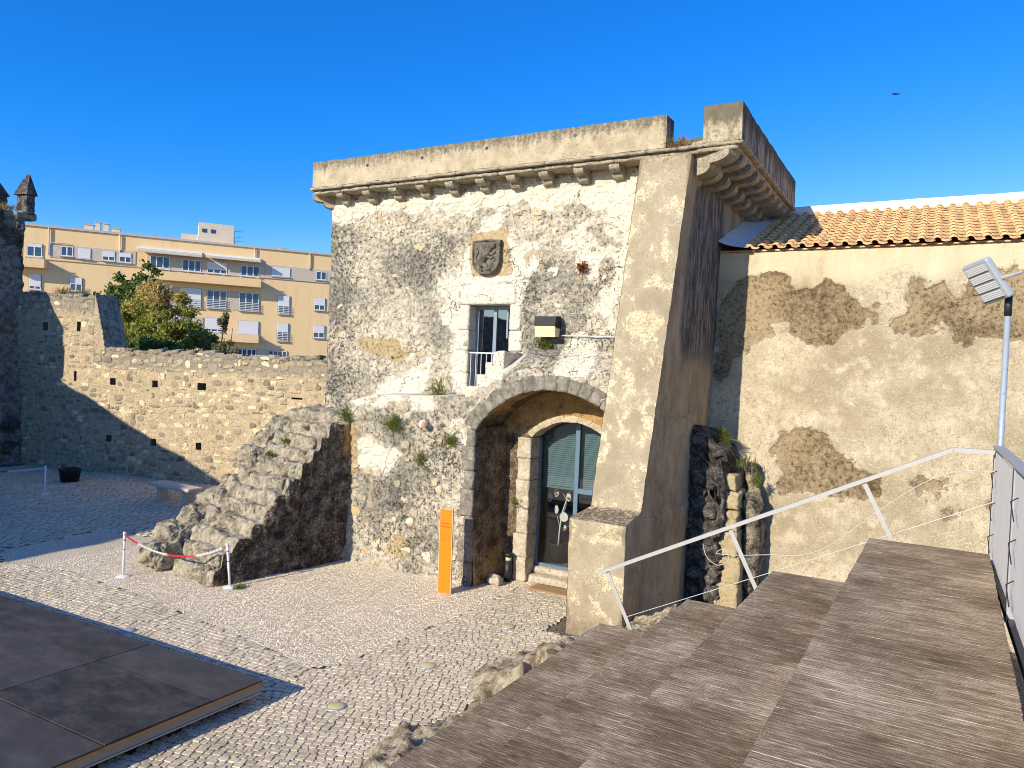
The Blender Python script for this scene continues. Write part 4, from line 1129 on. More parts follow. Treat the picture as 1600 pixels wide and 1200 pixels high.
# flank
ny = 64; V = []; at = []
for k in range(len(bz)):
    for i in range(ny):
        t = i / (ny - 1); y1 = 14.85 if bz[k] < 6.9 else 18.1
        y = bf_[k] + (y1 - bf_[k]) * t ** 1.2
        x1 = np.interp(bz[k], [0, 7], [-3.86, -3.73])
        x = br_[k] + (x1 - br_[k]) * min(1, (y - bf_[k]) / 2.2)
        V.append((x, y + (0.010 if i == 0 else 0), min(bz[k], 8.24 - 0.20 * min(1, max(0, (y - 12.6) / 0.9)))))
V = np.array(V)
V[:, 0] += (0.012 * fbm(V * 2.5, 4, 63) + 0.004 * fbm(V * 12, 3, 64)) * sstep(0, 0.1, V[:, 1] - np.repeat(bf_, ny))
yrel = V[:, 1] - np.repeat(bf_, ny); zz_ = V[:, 2]
rim = np.ones(len(V))
dark = np.clip(sstep(3.2, 6.5, zz_ + 0.5 * fbm(V * 1.2, 3, 3)) * sstep(0.15, 0.9, yrel) * (1 - sstep(14.7, 15.2, V[:, 1])) * 1.0, 0, 1)
warm = np.clip((1 - sstep(3.6, 4.8, zz_)) * sstep(1.1, 1.9, yrel) * 0.6 + 0.4 * sstep(14.6, 15.0, V[:, 1]) * sstep(6, 7, zz_), 0, 1)
F = [[k * ny + i, k * ny + i + 1, (k + 1) * ny + i + 1, (k + 1) * ny + i] for k in range(len(bz) - 1) for i in range(ny - 1)]
obj('flank', V, F, M_BUTT, bt, True, np.column_stack([rim, dark, warm]))
# far flank (towards the arch) and top
V = np.concatenate([np.column_stack([bl_, bf_, bz]), np.column_stack([bl_, 0 * bz + 13.15, bz])]); n = len(bz)
obj('flank', V, [[k, k + 1, n + k + 1, n + k] for k in range(n - 1)], M_BUTT, bt, False, np.tile((0.6, 0.2, 0.2), (2 * n, 1)))
obj('cap', [(bl_[-1], bf_[-1], 8.235), (br_[-1], bf_[-1], 8.235), (-3.76, 13.2, 8.235), (bl_[-1], 13.2, 8.235)], [[0, 1, 2, 3]], M_BUTT, bt)

# coat of arms above the upper door
sx, sz = -8.10, 6.66
def shield_outline(w, h, n=10):
    p = [(-w, h * 0.95), (-w * 0.4, h), (w * 0.4, h), (w, h * 0.95)]
    for k in range(n + 1):
        a = -math.pi / 2 * k / n * 1.0
        p.append((w * math.cos(a) ** 0.8 if k < n else 0.0, -h * 0.1 + h * 0.9 * math.sin(a)))
    for k in range(n - 1, -1, -1):
        a = -math.pi / 2 * k / n
        p.append((-w * math.cos(a) ** 0.8, -h * 0.1 + h * 0.9 * math.sin(a)))
    return p
V, F = prism([(sx + x, sz + z) for x, z in shield_outline(0.335, 0.36)], YU - 0.11, YU + 0.05)
sh = obj('coat_of_arms', V, F, mat_darkstone('carved_shield_stone', (0.12, 0.105, 0.085), (0.34, 0.30, 0.24), (0.3, 0.25, 0.18), 0.25, 1.5), gh, False, np.zeros((len(V), 3)))
ou = np.array(shield_outline(0.335, 0.36)); 
V, F = tubevf([(sx + x * 0.94, YU - 0.115, sz + z * 0.94) for x, z in list(ou) + [tuple(ou[0])]], 0.022, 6, False)
obj('rim', V, F, sh.data.materials[0], sh, True, np.zeros((len(V), 3)))
li = MB()
def lump(pts, r): li.tube([(sx + x, YU - 0.12, sz + z) for x, z in pts], r, 8)
lump([(-0.10, -0.20), (-0.08, -0.08), (0.0, 0.04), (0.07, 0.14), (0.10, 0.20)], [0.05, 0.085, 0.075, 0.075, 0.06])        # trunk, rearing to the right
lump([(0.06, 0.17), (0.12, 0.23), (0.19, 0.22), (0.23, 0.19)], [0.07, 0.085, 0.06, 0.03])                                   # maned head
lump([(0.05, 0.08), (0.15, 0.05), (0.23, 0.10)], [0.045, 0.032, 0.028]); lump([(0.03, 0.02), (0.12, -0.03), (0.19, 0.0)], [0.045, 0.03, 0.028])
lump([(-0.08, -0.14), (0.02, -0.19), (0.06, -0.26), (0.13, -0.27)], [0.06, 0.045, 0.03, 0.026]); lump([(-0.12, -0.17), (-0.13, -0.25), (-0.06, -0.28)], [0.055, 0.034, 0.026])
lump([(-0.13, -0.16), (-0.22, -0.12), (-0.24, 0.0), (-0.19, 0.10), (-0.23, 0.20), (-0.28, 0.24)], [0.03, 0.025, 0.022, 0.022, 0.028, 0.012])      # tail
li.build('lion_relief', sh.data.materials[0], sh, True)

# ==================================================================== outside stair up to the landing
st = thing('stone_staircase', (-12.2, 11.0, 0), 'eroded grey stone staircase climbing to the ledge of the gatehouse', 'staircase')
SA = np.array([-11.60, 9.18]); SU = np.array([0.19, 0.982]); SU /= np.linalg.norm(SU); SN = np.array([SU[1], -SU[0]])     # along the flight; to the right
SLEN = 3.42
prof_s = [0, 0.25, 0.53, 0.80, 1.0, 1.33, 1.66, 2.07, 2.4, 2.66, 2.9, 3.5]
prof_z = [0.10, 0.38, 0.70, 0.90, 1.07, 1.55, 1.85, 2.19, 2.6, 2.92, 3.12, 3.22]
NS = 12
def stair_z(s_):
    e = np.interp(s_, prof_s, prof_z); f_ = e / 0.27
    k = np.floor(f_); r = f_ - k
    return 0.27 * (k + sstep(0.55, 0.95, r))
us = np.arange(-0.12, SLEN + 0.3, 0.024); wsx = np.arange(0, 2.32, 0.024)
def f_st(s_, w):
    lat = w + 0.0
    edge = 0.10 * fbm(np.column_stack([s_ * 2, w * 0, w * 0]), 3, 91)
    wid = 2.05 + 0.22 * fbm(np.column_stack([s_ * 1.3, s_ * 0, s_ * 0]), 3, 92) + edge
    x = SA[0] + SU[0] * s_ - SN[0] * lat; y = SA[1] + SU[1] * s_ - SN[1] * lat
    P = np.column_stack([x, y, 0 * x])
    z = stair_z(s_ + 0.10 * fbm(P * 2.2, 3, 93) + 0.05 * fbm(P * 7, 3, 98)) + 0.08 * fbm(P * 2.4, 4, 94) + 0.07 * ridged(P * 3.5, 5, 95, 0.65) - 0.09 * sstep(0.35, 0.1, worley(P * 6, 9)[0])
    low = 1 - sstep(wid - 0.25, wid, lat)
    z = z * (0.03 + 0.97 * low) + 0.10 * sstep(1.5, 1.9, lat) * low
    z *= sstep(-0.1, 0.06, s_ + 0.06 * fbm(P * 5, 3, 97))
    z = np.maximum(z, -0.02)
    P[:, 2] = z
    P[:, 0] += 0.05 * fbm(P * 6 + 9, 3, 96); P[:, 1] += 0.05 * fbm(P * 6 + 19, 3, 99)
    return P
P, F, UU, WW = grid(f_st, us, wsx)
n_w = len(wsx)
warm = np.clip(0.45 - P[:, 2] * 0.6, 0, 0.4); dk = 0.30 * sstep(0.1, 0.5, fbm(P * 1.8, 3, 5))
obj('worn_steps', P, F[:, ::-1], M_STAIR, st, True, np.column_stack([warm, dk, 0.0 * UU]))
# the shaded flank follows the edge of the steps down to the ground
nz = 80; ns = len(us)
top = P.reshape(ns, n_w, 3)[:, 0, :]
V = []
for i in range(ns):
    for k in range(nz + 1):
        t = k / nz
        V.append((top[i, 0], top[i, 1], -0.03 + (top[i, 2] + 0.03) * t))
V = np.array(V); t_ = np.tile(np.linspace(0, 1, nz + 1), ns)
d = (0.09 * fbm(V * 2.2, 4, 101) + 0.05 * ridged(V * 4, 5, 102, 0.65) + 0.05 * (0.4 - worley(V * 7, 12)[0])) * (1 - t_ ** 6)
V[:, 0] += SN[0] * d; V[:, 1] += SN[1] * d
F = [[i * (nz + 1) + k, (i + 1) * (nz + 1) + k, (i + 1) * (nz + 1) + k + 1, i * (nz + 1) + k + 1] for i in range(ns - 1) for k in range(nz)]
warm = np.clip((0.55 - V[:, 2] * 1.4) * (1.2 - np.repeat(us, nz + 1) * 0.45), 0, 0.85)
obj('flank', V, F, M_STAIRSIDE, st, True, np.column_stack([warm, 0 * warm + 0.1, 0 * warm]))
# single treads that still read as blocks
for k in range(11):
    s0 = np.interp(0.27 * (k + 1) - 0.02, prof_z, prof_s); z1 = 0.27 * (k + 1)
    x0 = 0.10 + RNG.uniform(0, 0.25); x1 = 1.55 + RNG.uniform(-0.25, 0.2)
    def xf(Q):
        return np.column_stack([SA[0] + SU[0] * Q[:, 1] - SN[0] * Q[:, 0], SA[1] + SU[1] * Q[:, 1] - SN[1] * Q[:, 0], Q[:, 2]])
    V, F = rbox((x0, s0 - 0.10, z1 - 0.26), (x1, s0 + 0.26, z1 - 0.02), 0.035, 0.03, 0.03, 4.5, 700 + 5 * k, xf, 4)
    V = V + np.stack([ridged(V * 3.2 + 13 * a, 5, 720 + k + a, 0.65) for a in range(3)], 1) * 0.065 - 0.05 * sstep(0.34, 0.12, worley(V * 7, 31)[0])[:, None] * np.array((0, -0.6, 0.8))
    obj('step', V, F, M_STAIR, st, True, np.column_stack([0 * V[:, 0] + (0.3 if k < 2 else 0.05), 0.35 * sstep(0.0, 0.5, fbm(V * 2.5, 3, 8)), 0 * V[:, 0]]))
# loose boulders along the ruined left edge
for k, (s_, w, r, z) in enumerate([(0.0, 1.9, 0.34, 0.28), (0.35, 2.1, 0.36, 0.55), (0.8, 2.15, 0.30, 0.85), (1.3, 2.1, 0.33, 1.2), (1.7, 2.15, 0.28, 1.5), (2.1, 2.05, 0.36, 2.05), (2.5, 2.1, 0.30, 2.45), (2.8, 2.0, 0.32, 2.75), (1.15, 2.35, 0.24, 1.0)]):
    V, F = rbox((-r, -r, -r * 0.8), (r, r, r * 0.8), 0.03, r * 0.6, 0.10, 3.2, 760 + k, None, 4)
    V = V + np.stack([ridged(V * 3.4 + 13 * a + k, 5, 770 + k + a, 0.65) for a in range(3)], 1) * 0.09
    c = np.array([SA[0] + SU[0] * s_ - SN[0] * w, SA[1] + SU[1] * s_ - SN[1] * w, z])
    obj('edge_stone', V + c, F, M_STAIR, st, True, np.tile((0.12, 0.15, 0), (len(V), 1)))
V, F = rbox((-12.9, 12.2, 0), (-11.0, 13.1, 3.24), 0.07, 0.1, 0.10, 3, 790)
obj('landing', V, F, M_STAIR, st, True, np.tile((0.0, 0.15, 0), (len(V), 1)))

# ==================================================================== rubble walls made of single stones
def stone_col(u, z, s, pale):
    r_ = np.random.default_rng(s); k = r_.random()
    if k < pale: return np.array((0.80, 0.67, 0.45)) * r_.uniform(0.85, 1.08)
    if k < pale + 0.12: return np.array((0.27, 0.235, 0.18)) * r_.uniform(0.8, 1.2)
    t = r_.random()
    return (np.array((0.50, 0.41, 0.27)) * t + np.array((0.40, 0.35, 0.27)) * (1 - t)) * r_.uniform(0.75, 1.2)

def rubble_wall(parent, P0, U, N, length, top, holes, seed, rank, palefn, zmin=0.0, mean=0.20, limit=300):
    """stones in wavering courses on a mortar bed; the `limit` largest in the picture are parts, the rest one part"""
    r_ = np.random.default_rng(seed)
    P0 = np.array(P0, float); U = np.array(U, float); N = np.array(N, float)
    w3 = lambda V: np.column_stack([P0[0] + U[0] * V[:, 0] + N[0] * V[:, 1], P0[1] + U[1] * V[:, 0] + N[1] * V[:, 1], V[:, 2]])
    st_ = []; z = zmin
    while z < max(top(np.linspace(0, length, 60))):
        h = mean * 0.66 * r_.uniform(0.55, 1.5); u = -r_.uniform(0, 0.2)
        while u < length:
            w = mean * r_.uniform(0.45, 1.7); zc = z + h / 2 + 0.07 * math.sin(u * 1.7 + seed + z) + r_.uniform(-0.04, 0.04)
            hh = h * r_.uniform(0.6, 1.2)
            c = u + w / 2
            if c < length and zc + h * 0.35 < float(top(np.array([c]))[0]) and not any(a - 0.02 < c + w * 0.4 and c - w * 0.4 < b + 0.02 and e - 0.02 < zc + h * 0.4 and zc - h * 0.4 < f + 0.02 for a, b, e, f in holes):
                st_.append((c, zc, w * 0.93, hh * 0.93, r_.uniform(0.004, 0.038)))
            u += w
        z += h
    sc = [(-(w * h) * rank(c, zc), k) for k, (c, zc, w, h, d) in enumerate(st_)]
    sc.sort(); keep = {k for _, k in sc[:limit]}
    mb = MB()
    for k, (c, zc, w, h, d) in enumerate(st_):
        V, F = stone_vf(c, zc, w, h, d, seed * 1000 + k); col = stone_col(c, zc, seed * 77 + k, palefn(c, zc))
        if k in keep: obj('stone', w3(V), F, M_STONES, parent, False, np.tile(col, (len(V), 1)))
        else: mb.add(w3(V), F, col)
    if mb.V:
        o = mb.build('stones', M_STONES, parent); o['kind'] = 'stuff'
    uu = np.arange(0, length + 0.03, 0.06); vv = np.arange(zmin, max(top(np.linspace(0, length, 60))) + 0.06, 0.06)
    def fm(a, b):
        t = top(a); q = np.column_stack([a, 0 * a, np.minimum(b, t)])
        q[:, 1] = 0.010 + 0.018 * fbm(q * 3, 4, seed + 5) + 0.012 * fbm(q * 11, 3, seed + 6)
        return w3(q)
    P, F, UU, WW = grid(fm, uu, vv, lambda a, b: (b < top(a) + 0.06) & ~np.any([(a > h0) & (a < h1) & (b > e) & (b < f) for h0, h1, e, f in holes] or [np.zeros_like(a, bool)], axis=0))
    g = sstep(0.25, 0.0, np.abs(top(UU) - WW) - 0.5) * 0.8
    obj('mortar', P, F, M_MORTAR, parent, True, np.column_stack([0 * g, g, 0 * g]))
    for a, b, e, f in holes:
        q = np.array([(a - .03, 0.0, e - .03), (b + .03, 0.0, e - .03), (b + .03, 0.0, f + .03), (a - .03, 0.0, f + .03), (a - .03, -0.4, e - .03), (b + .03, -0.4, e - .03), (b + .03, -0.4, f + .03), (a - .03, -0.4, f + .03)])
        obj('putlog_hole', w3(q), [[4, 5, 6, 7], [0, 1, 5, 4], [1, 2, 6, 5], [2, 3, 7, 6], [3, 0, 4, 7]], M_MORTAR, parent, False, np.tile((0, 1.0, 0), (8, 1)))

# courtyard wall behind the stair
BU = np.array([0.9786, 0.2056]); BN = np.array([0.2056, -0.9786]); BP = np.array([-29.90, 14.84])
cw = thing('courtyard_wall', (-21.0, 16.7, 0), 'long rubble curtain wall behind the stone staircase, stepping up on the left', 'wall')
def bw_top(u):
    z = np.where(u < 3.84 + 0.0 * u, 6.45 - 0.10 * (u / 4.0), 4.45)
    return z + 0.07 * fbm(np.column_stack([u * 1.6, 0 * u, 0 * u]), 4, 33) + 0.03 * np.sign(np.sin(u * 9))
holes = [(s_ + 0.38 - w / 2, s_ + 0.38 + w / 2, z - h / 2, z + h / 2) for s_, z, w, h in [(2.70, 5.22, 0.22, 0.42), (2.62, 3.40, 0.14, 0.38), (4.38, 3.30, 0.24, 0.30), (6.20, 3.30, 0.24, 0.30), (8.18, 3.32, 0.36, 0.26), (4.24, 1.28, 0.24, 0.24), (6.23, 1.26, 0.24, 0.30), (8.13, 1.26, 0.28, 0.30), (1.1, 5.2, 0.24, 0.3), (11.95, 3.10, 0.40, 0.10)]]
rubble_wall(cw, BP, BU, BN, 18.2, bw_top, holes, 5, lambda c, z: 1.0 / (12 + abs(c - 14)) if (c < 13.3 and z < 6.5) else 0.001,
            lambda c, z: 0.10 + 0.40 * math.exp(-((c - 9.5) / 4.5) ** 2) * math.exp(-((z - 2.3) / 1.2) ** 2) + 0.05 * (z < 1.0), 0.0, 0.30)
# body behind the stones: cores with real thickness and the broken top course
def wcore(u0, u1, z1, th, name='wall_core', s=1):
    def xf(Q): return np.column_stack([BP[0] + BU[0] * Q[:, 0] + BN[0] * Q[:, 1], BP[1] + BU[1] * Q[:, 0] + BN[1] * Q[:, 1], Q[:, 2]])
    V, F = rbox((u0, -th, 0), (u1, -0.42, z1), 0.22, 0.08, 0.06, 2, s, xf)
    obj(name, V, F, M_KEEP, cw, False, np.tile((0.1, 0.1, 0), (len(V), 1)))
wcore(0.0, 3.76, 6.32, 1.0, 'wall_core', 811); wcore(3.8, 18.2, 4.38, 1.0, 'wall_core', 812)
def capstones(u0, u1, zf, s):
    r_ = np.random.default_rng(s); u = u0
    while u < u1:
        w = r_.uniform(0.22, 0.5); z = float(zf(np.array([u]))[0])
        def xf(Q): return np.column_stack([BP[0] + BU[0] * Q[:, 0] + BN[0] * Q[:, 1], BP[1] + BU[1] * Q[:, 0] + BN[1] * Q[:, 1], Q[:, 2]])
        V, F = rbox((u, -0.42, z - 0.14), (u + w, 0.03, z + r_.uniform(-0.02, 0.06)), 0.09, 0.06, 0.035, 5, s + int(u * 10), xf)
        obj('cap_stone', V, F, M_KEEP, cw, True, np.tile((0.15, r_.uniform(0, 0.2), 0), (len(V), 1)))
        u += w
capstones(0.3, 3.5, bw_top, 821); capstones(4.15, 15.5, bw_top, 841)
# shaded return of the higher length
def f_ret(d, z): 
    q = np.column_stack([3.84 + 0.05 * fbm(np.column_stack([d * 3, z * 3, d]), 4, 44) + (6.4 - z) * 0.264, -d, z])
    return np.column_stack([BP[0] + BU[0] * q[:, 0] + BN[0] * q[:, 1], BP[1] + BU[1] * q[:, 0] + BN[1] * q[:, 1], q[:, 2]])
P, F, UU, WW = grid(f_ret, np.arange(-0.02, 1.0, 0.05), np.arange(4.3, 6.42, 0.05))
obj('wall_return', P, F, M_KEEP, cw, True, np.tile((0, 0.25, 0), (len(P), 1)))
P, F, UU, WW = grid(lambda a, z: np.column_stack([BP[0] + BU[0] * a, BP[1] + BU[1] * a, z]) + np.outer(0.012 + 0.02 * fbm(np.column_stack([a * 3, z * 3, a]), 3, 4), [BN[0], BN[1], 0]), np.arange(3.80, 4.50, 0.05), np.arange(4.4, 6.42, 0.05), lambda a, z: a < 3.84 + (6.4 - z) * 0.264)
obj('wall_toe', P, F, M_MORTAR, cw, True, np.tile((0, 0.2, 0), (len(P), 1)))

# keep at the left edge, with pointed merlons
kp = thing('castle_keep', (-32.0, 15.0, 0), 'dark shaded rubble keep with pointed merlons at the left edge', 'tower')
KU = np.array([-0.965, -0.26]); KN = np.array([0.26, -0.965]); KP = np.array([-29.80, 15.0])
FU = np.array([-0.20, -0.98]); FN = np.array([0.98, -0.20])       # visible face, turned away from the sun
def f_kp(a, z):
    q = np.column_stack([a, 0 * a, z]); d1, d2, _ = worley(np.column_stack([a * 3.2, 0 * a, z * 4.0]) + 0.3 * fbm(q * 3, 2, 3)[:, None], 14)
    out = 0.09 * sstep(0.03, 0.3, d2 - d1) + 0.20 * fbm(q * 0.9, 4, 15) + 0.05 * ridged(q * 4, 4, 16)
    x = KP[0] + FU[0] * a + FN[0] * out + np.where(a < 0.30, 0.30 * fbm(np.column_stack([z * 1.1, 0 * z, 0 * z]), 5, 3, 0.65) + 0.18 * sstep(5.5, 1.0, z), 0); y = KP[1] + FU[1] * a + FN[1] * out
    return np.column_stack([x, y, z])
P, F, UU, WW = grid(f_kp, np.arange(0, 2.4, 0.045), np.arange(0, 9.45, 0.06))
obj('wall', P, F[:, ::-1], M_KEEP, kp, True, np.column_stack([0 * UU, 0.55 * sstep(0.0, 0.4, fbm(P * 0.8, 3, 6)), 0 * UU]))
P, F, UU, WW = grid(lambda y, z: np.column_stack([-29.80 - 0.96 * y + 0.05 * fbm(np.column_stack([y * 3, z * 3, y]), 3, 5), 15.0 + 0.28 * y, z]), np.arange(0.0, 3.0, 0.15), np.arange(0, 9.45, 0.15))
obj('wall', P, F, M_KEEP, kp, True, np.tile((0, 0.2, 0), (len(P), 1)))
def kq(a, o, z): return (KP[0] + KU[0] * a + KN[0] * o, KP[1] + KU[1] * a + KN[1] * o, z)
for k in range(5):
    z0 = 9.30 + RNG.uniform(-0.05, 0.05); a0 = 0.02 + 0.5 * k
    V, F = rbox((a0, -0.6, 9.2), (a0 + 0.5, 0.06, z0 + 0.25), 0.12, 0.08, 0.06, 3, 850 + k, lambda Q: np.array([kq(*q) for q in Q]))
    obj('coping_stone', V, F, M_KEEP, kp, True, np.tile((0, 0.2, 0), (len(V), 1)))
for k, (a0, w, o0, th, zt, zc) in enumerate([(-0.06, 0.32, -0.05, 0.36, 10.15, 10.95), (0.36, 0.40, -0.30, 0.36, 10.2, 10.82), (1.42, 0.6, -0.05, 0.5, 10.2, 10.8)]):
    V, F = rbox((a0, o0 - th, 9.4), (a0 + w, o0, zt), 0.10, 0.05, 0.05, 4, 870 + k, lambda Q: np.array([kq(*q) for q in Q]))
    mo = obj('merlon', V, F, M_BLACKROCK, kp, True, np.tile((0.1, 0.0, 0), (len(V), 1)))  # near-black colour stands in for shade on merlon and cap
    ring = [kq(a0 - 0.06, o0 - th - 0.05, zt - 0.02), kq(a0 + w + 0.06, o0 - th - 0.05, zt - 0.02), kq(a0 + w + 0.06, o0 + 0.06, zt - 0.02), kq(a0 - 0.06, o0 + 0.06, zt - 0.02)]
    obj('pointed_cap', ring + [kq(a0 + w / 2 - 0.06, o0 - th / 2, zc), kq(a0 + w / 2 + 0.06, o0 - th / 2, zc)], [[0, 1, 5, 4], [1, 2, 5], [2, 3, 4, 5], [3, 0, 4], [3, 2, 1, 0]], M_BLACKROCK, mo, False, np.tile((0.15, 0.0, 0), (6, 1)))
# the rest of the enclosure stands beyond the left edge of the picture and throws the long shadow over the yard
V, F = rbox((-33, 9.0, 0), (-29.25, 12.0, 8.0), 0.4, 0.1, 0.12, 1.2, 881)
obj('keep_body', *boxvf((-33.0, 12.9, 0), (-30.75, 15.2, 9.2)), M_KEEP, kp)
obj('forework', V, F, M_KEEP, kp, True, np.tile((0, 0.2, 0), (len(V), 1)))
ec = thing('enclosure_wall', (-22.0, -4.0, 0), 'tall castle wall standing beyond the left edge of the yard', 'wall')
line = [(-30.2, 7.6), (-24.5, 1.9), (-21.0, -1.2), (-20.2, -5.0), (-20.2, -14.0)]
for k in range(len(line) - 1):
    a = np.array(line[k]); b = np.array(line[k + 1]); e = (b - a) / np.linalg.norm(b - a); n = np.array([e[1], -e[0]])
    def xf(Q, a=a, e=e, n=n): return np.column_stack([a[0] + e[0] * Q[:, 0] + n[0] * Q[:, 1], a[1] + e[1] * Q[:, 0] + n[1] * Q[:, 1], Q[:, 2]])
    V, F = rbox((-0.2, 0.0, 0), (float(np.linalg.norm(b - a)) + 0.2, 1.2, 7.0), 0.4, 0.12, 0.12, 1.3, 890 + k, xf)
    obj('wall_length', V, F, M_KEEP, ec, True, np.tile((0, 0.2, 0), (len(V), 1)))

# ==================================================================== plastered hall on the right
YR = 14.80; EZ = 6.86
hall = thing('plastered_hall', (2.0, 15.0, 0), 'long hall with peeling cream plaster and an orange clay tile roof', 'building')
RP = [[(-3.27, 6.14), (-2.85, 6.29), (-2.51, 6.38), (-2.26, 6.10), (-1.76, 6.24), (-1.43, 6.05), (-1.15, 5.88), (-0.88, 5.76), (-0.75, 5.53), (-0.86, 5.32), (-1.03, 5.53), (-1.50, 5.29), (-1.88, 5.16), (-2.28, 5.34), (-2.75, 5.27), (-3.60, 5.13), (-3.76, 5.90)],
      [(-0.51, 6.04), (-0.35, 6.26), (-0.10, 6.15), (0.20, 6.09), (0.39, 5.92), (0.56, 6.41), (0.93, 6.34), (1.29, 6.17), (1.94, 6.06), (2.5, 5.5), (1.9, 5.1), (0.98, 5.27), (0.43, 5.26), (0.32, 5.48), (0.12, 5.59), (-0.16, 5.42), (-0.55, 5.30), (-0.67, 5.53), (-0.45, 5.64)],
      [(-2.56, 3.06), (-2.36, 3.42), (-1.91, 3.50), (-1.57, 3.27), (-1.50, 3.03), (-1.16, 2.83), (-0.72, 2.70), (-0.68, 2.42), (-0.82, 2.19), (-1.35, 2.22), (-1.80, 2.34), (-2.43, 2.27)],
      [(-0.41, 2.74), (-0.19, 2.84), (0.25, 2.87), (0.50, 2.73), (0.36, 2.57), (0.13, 2.46), (-0.32, 2.46)], [(0.46, 2.22), (0.75, 2.43), (1.01, 2.62), (1.54, 2.79), (1.55, 2.48), (0.98, 2.29)], [(-3.8, 6.0), (-3.3, 6.1), (-3.2, 5.0), (-3.35, 4.4), (-3.8, 4.2)]]
def f_r(x, z):
    P = np.column_stack([x, 0 * x, z])
    m = polys_mask(np.column_stack([x, z]), RP, 0.20, 0.34, 6, 2.4)
    P[:, 1] = YR - 0.018 * fbm(P * 1.2, 4, 7) - 0.006 * fbm(P * 7, 3, 8) + 0.032 * sstep(0.42, 0.58, m) + 0.010 * m * fbm(P * 14, 3, 9)
    return P
ux = np.arange(-3.95, 5.0, 0.032); vz = np.arange(0, EZ + 0.03, 0.032)
P, F, UU, WW = grid(f_r, ux, vz)
p2 = np.column_stack([UU, WW])
bare = polys_mask(p2, RP, 0.26, 0.34, 6, 2.4)
rim = np.clip(polys_mask(p2, RP, 0.40, 0.34, 6, 2.4) - bare, 0, 1)
clean = sstep(6.1, 6.5, WW + 0.25 * fbm(np.column_stack([UU * 1.8, WW * 0.5, 0 * UU]), 3, 2))
obj('wall', P, F, M_PLASTER, hall, True, np.column_stack([bare, clean, rim * 2]))
obj('wall_body', *boxvf((-3.6, YR + 0.08, 0), (9.0, YR + 0.5, EZ - 0.05)), M_WASH, hall)
obj('wall', *boxvf((5.0, YR, 0), (9.0, YR + 0.07, EZ)), M_PLASTER, hall)
# roof
RS = (8.26 - EZ) / (18.42 - 14.62)          # rise over run
obj('ridge_wall', *(rbox((-3.7, 18.42, 7.9), (9.0, 18.85, 8.47), 0.12, 0.02, 0.014, 3, 900)), M_WASH, hall, True)
obj('far_slope', [(-3.7, 18.8, 8.2), (9.0, 18.8, 8.2), (9.0, 22.6, 6.8), (-3.7, 22.6, 6.8)], [[0, 1, 2, 3]], M_TERRA, hall)
ROW, CW_, NR = 0.335, 0.245, 13
def tile_vf():
    prof = []
    for k in range(9):      # barrel
        a = math.pi * k / 8; prof.append((-0.055 - 0.062 * math.cos(a), 0.058 * math.sin(a) + 0.012))
    for k in range(1, 7):   # shallow pan to the right
        t = k / 6; prof.append((0.007 + 0.150 * t, 0.012 - 0.020 * math.sin(math.pi * t)))
    n = len(prof); V = []
    for y, dz in ((0, 0.038), (ROW + 0.03, 0.000)):
        V += [(x, y, z + dz) for x, z in prof]
    V += [(x, 0.0, z + 0.038 - 0.022) for x, z in prof]
    F = [[i, i + 1, n + i + 1, n + i] for i in range(n - 1)] + [[2 * n + i, 2 * n + i + 1, i + 1, i] for i in range(n - 1)]
    at = np.zeros((len(V), 3)); at[:, 0] = [1.0 if (0.02 < p[0]) else 0.0 for p in prof] * 3
    return np.array(V), F, at
TV, TF, TA = tile_vf()
tmesh = mk_mesh('roof_tile', TV, TF, M_TILE, True, TA)
slope = math.atan(RS); sl_len = 3.84 / math.cos(slope)
step_r = sl_len / NR
roof = obj('roof', [(-3.72, 14.76, EZ - 0.02), (9.0, 14.76, EZ - 0.02), (9.0, 18.5, EZ - 0.04 + 3.84 * RS), (-3.72, 18.5, EZ - 0.04 + 3.84 * RS)], [[0, 1, 2, 3]], M_TERRA, hall)
mb = MB(); cnt = 0
for c in range(50):
    for r in range(NR):
        x = -3.12 + CW_ * c + RNG.uniform(-0.004, 0.004)
        s_ = step_r * r
        mw = Matrix.Translation((x, 14.68 + s_ * math.cos(slope), EZ + 0.005 + s_ * math.sin(slope))) @ Matrix.Rotation(slope, 4, 'X') @ Matrix.Rotation(RNG.uniform(-0.012, 0.012), 4, 'Z')
        if c < 23 and cnt < 300:
            put('roof_tile', tmesh, roof, mw); cnt += 1
        else:
            A = np.array(mw); mb.add(TV @ A[:3, :3].T + A[:3, 3], TF)
o = mb.build('roof_tiles', M_TILE, roof, True); o['kind'] = 'stuff'
# whitewashed flashing strip against the gatehouse
P, F, UU, WW = grid(lambda a, y: np.column_stack([-3.76 + a, y, EZ + (y - 14.62) * RS + 0.16 * (1 - a / 0.62) ** 2 + 0.055 + 0.02 * fbm(np.column_stack([a * 6, y * 4, a]), 3, 3)]), np.linspace(0, 0.62, 14), np.arange(14.56, 18.45, 0.08))
obj('flashing', P, F, M_WASH, hall, True)

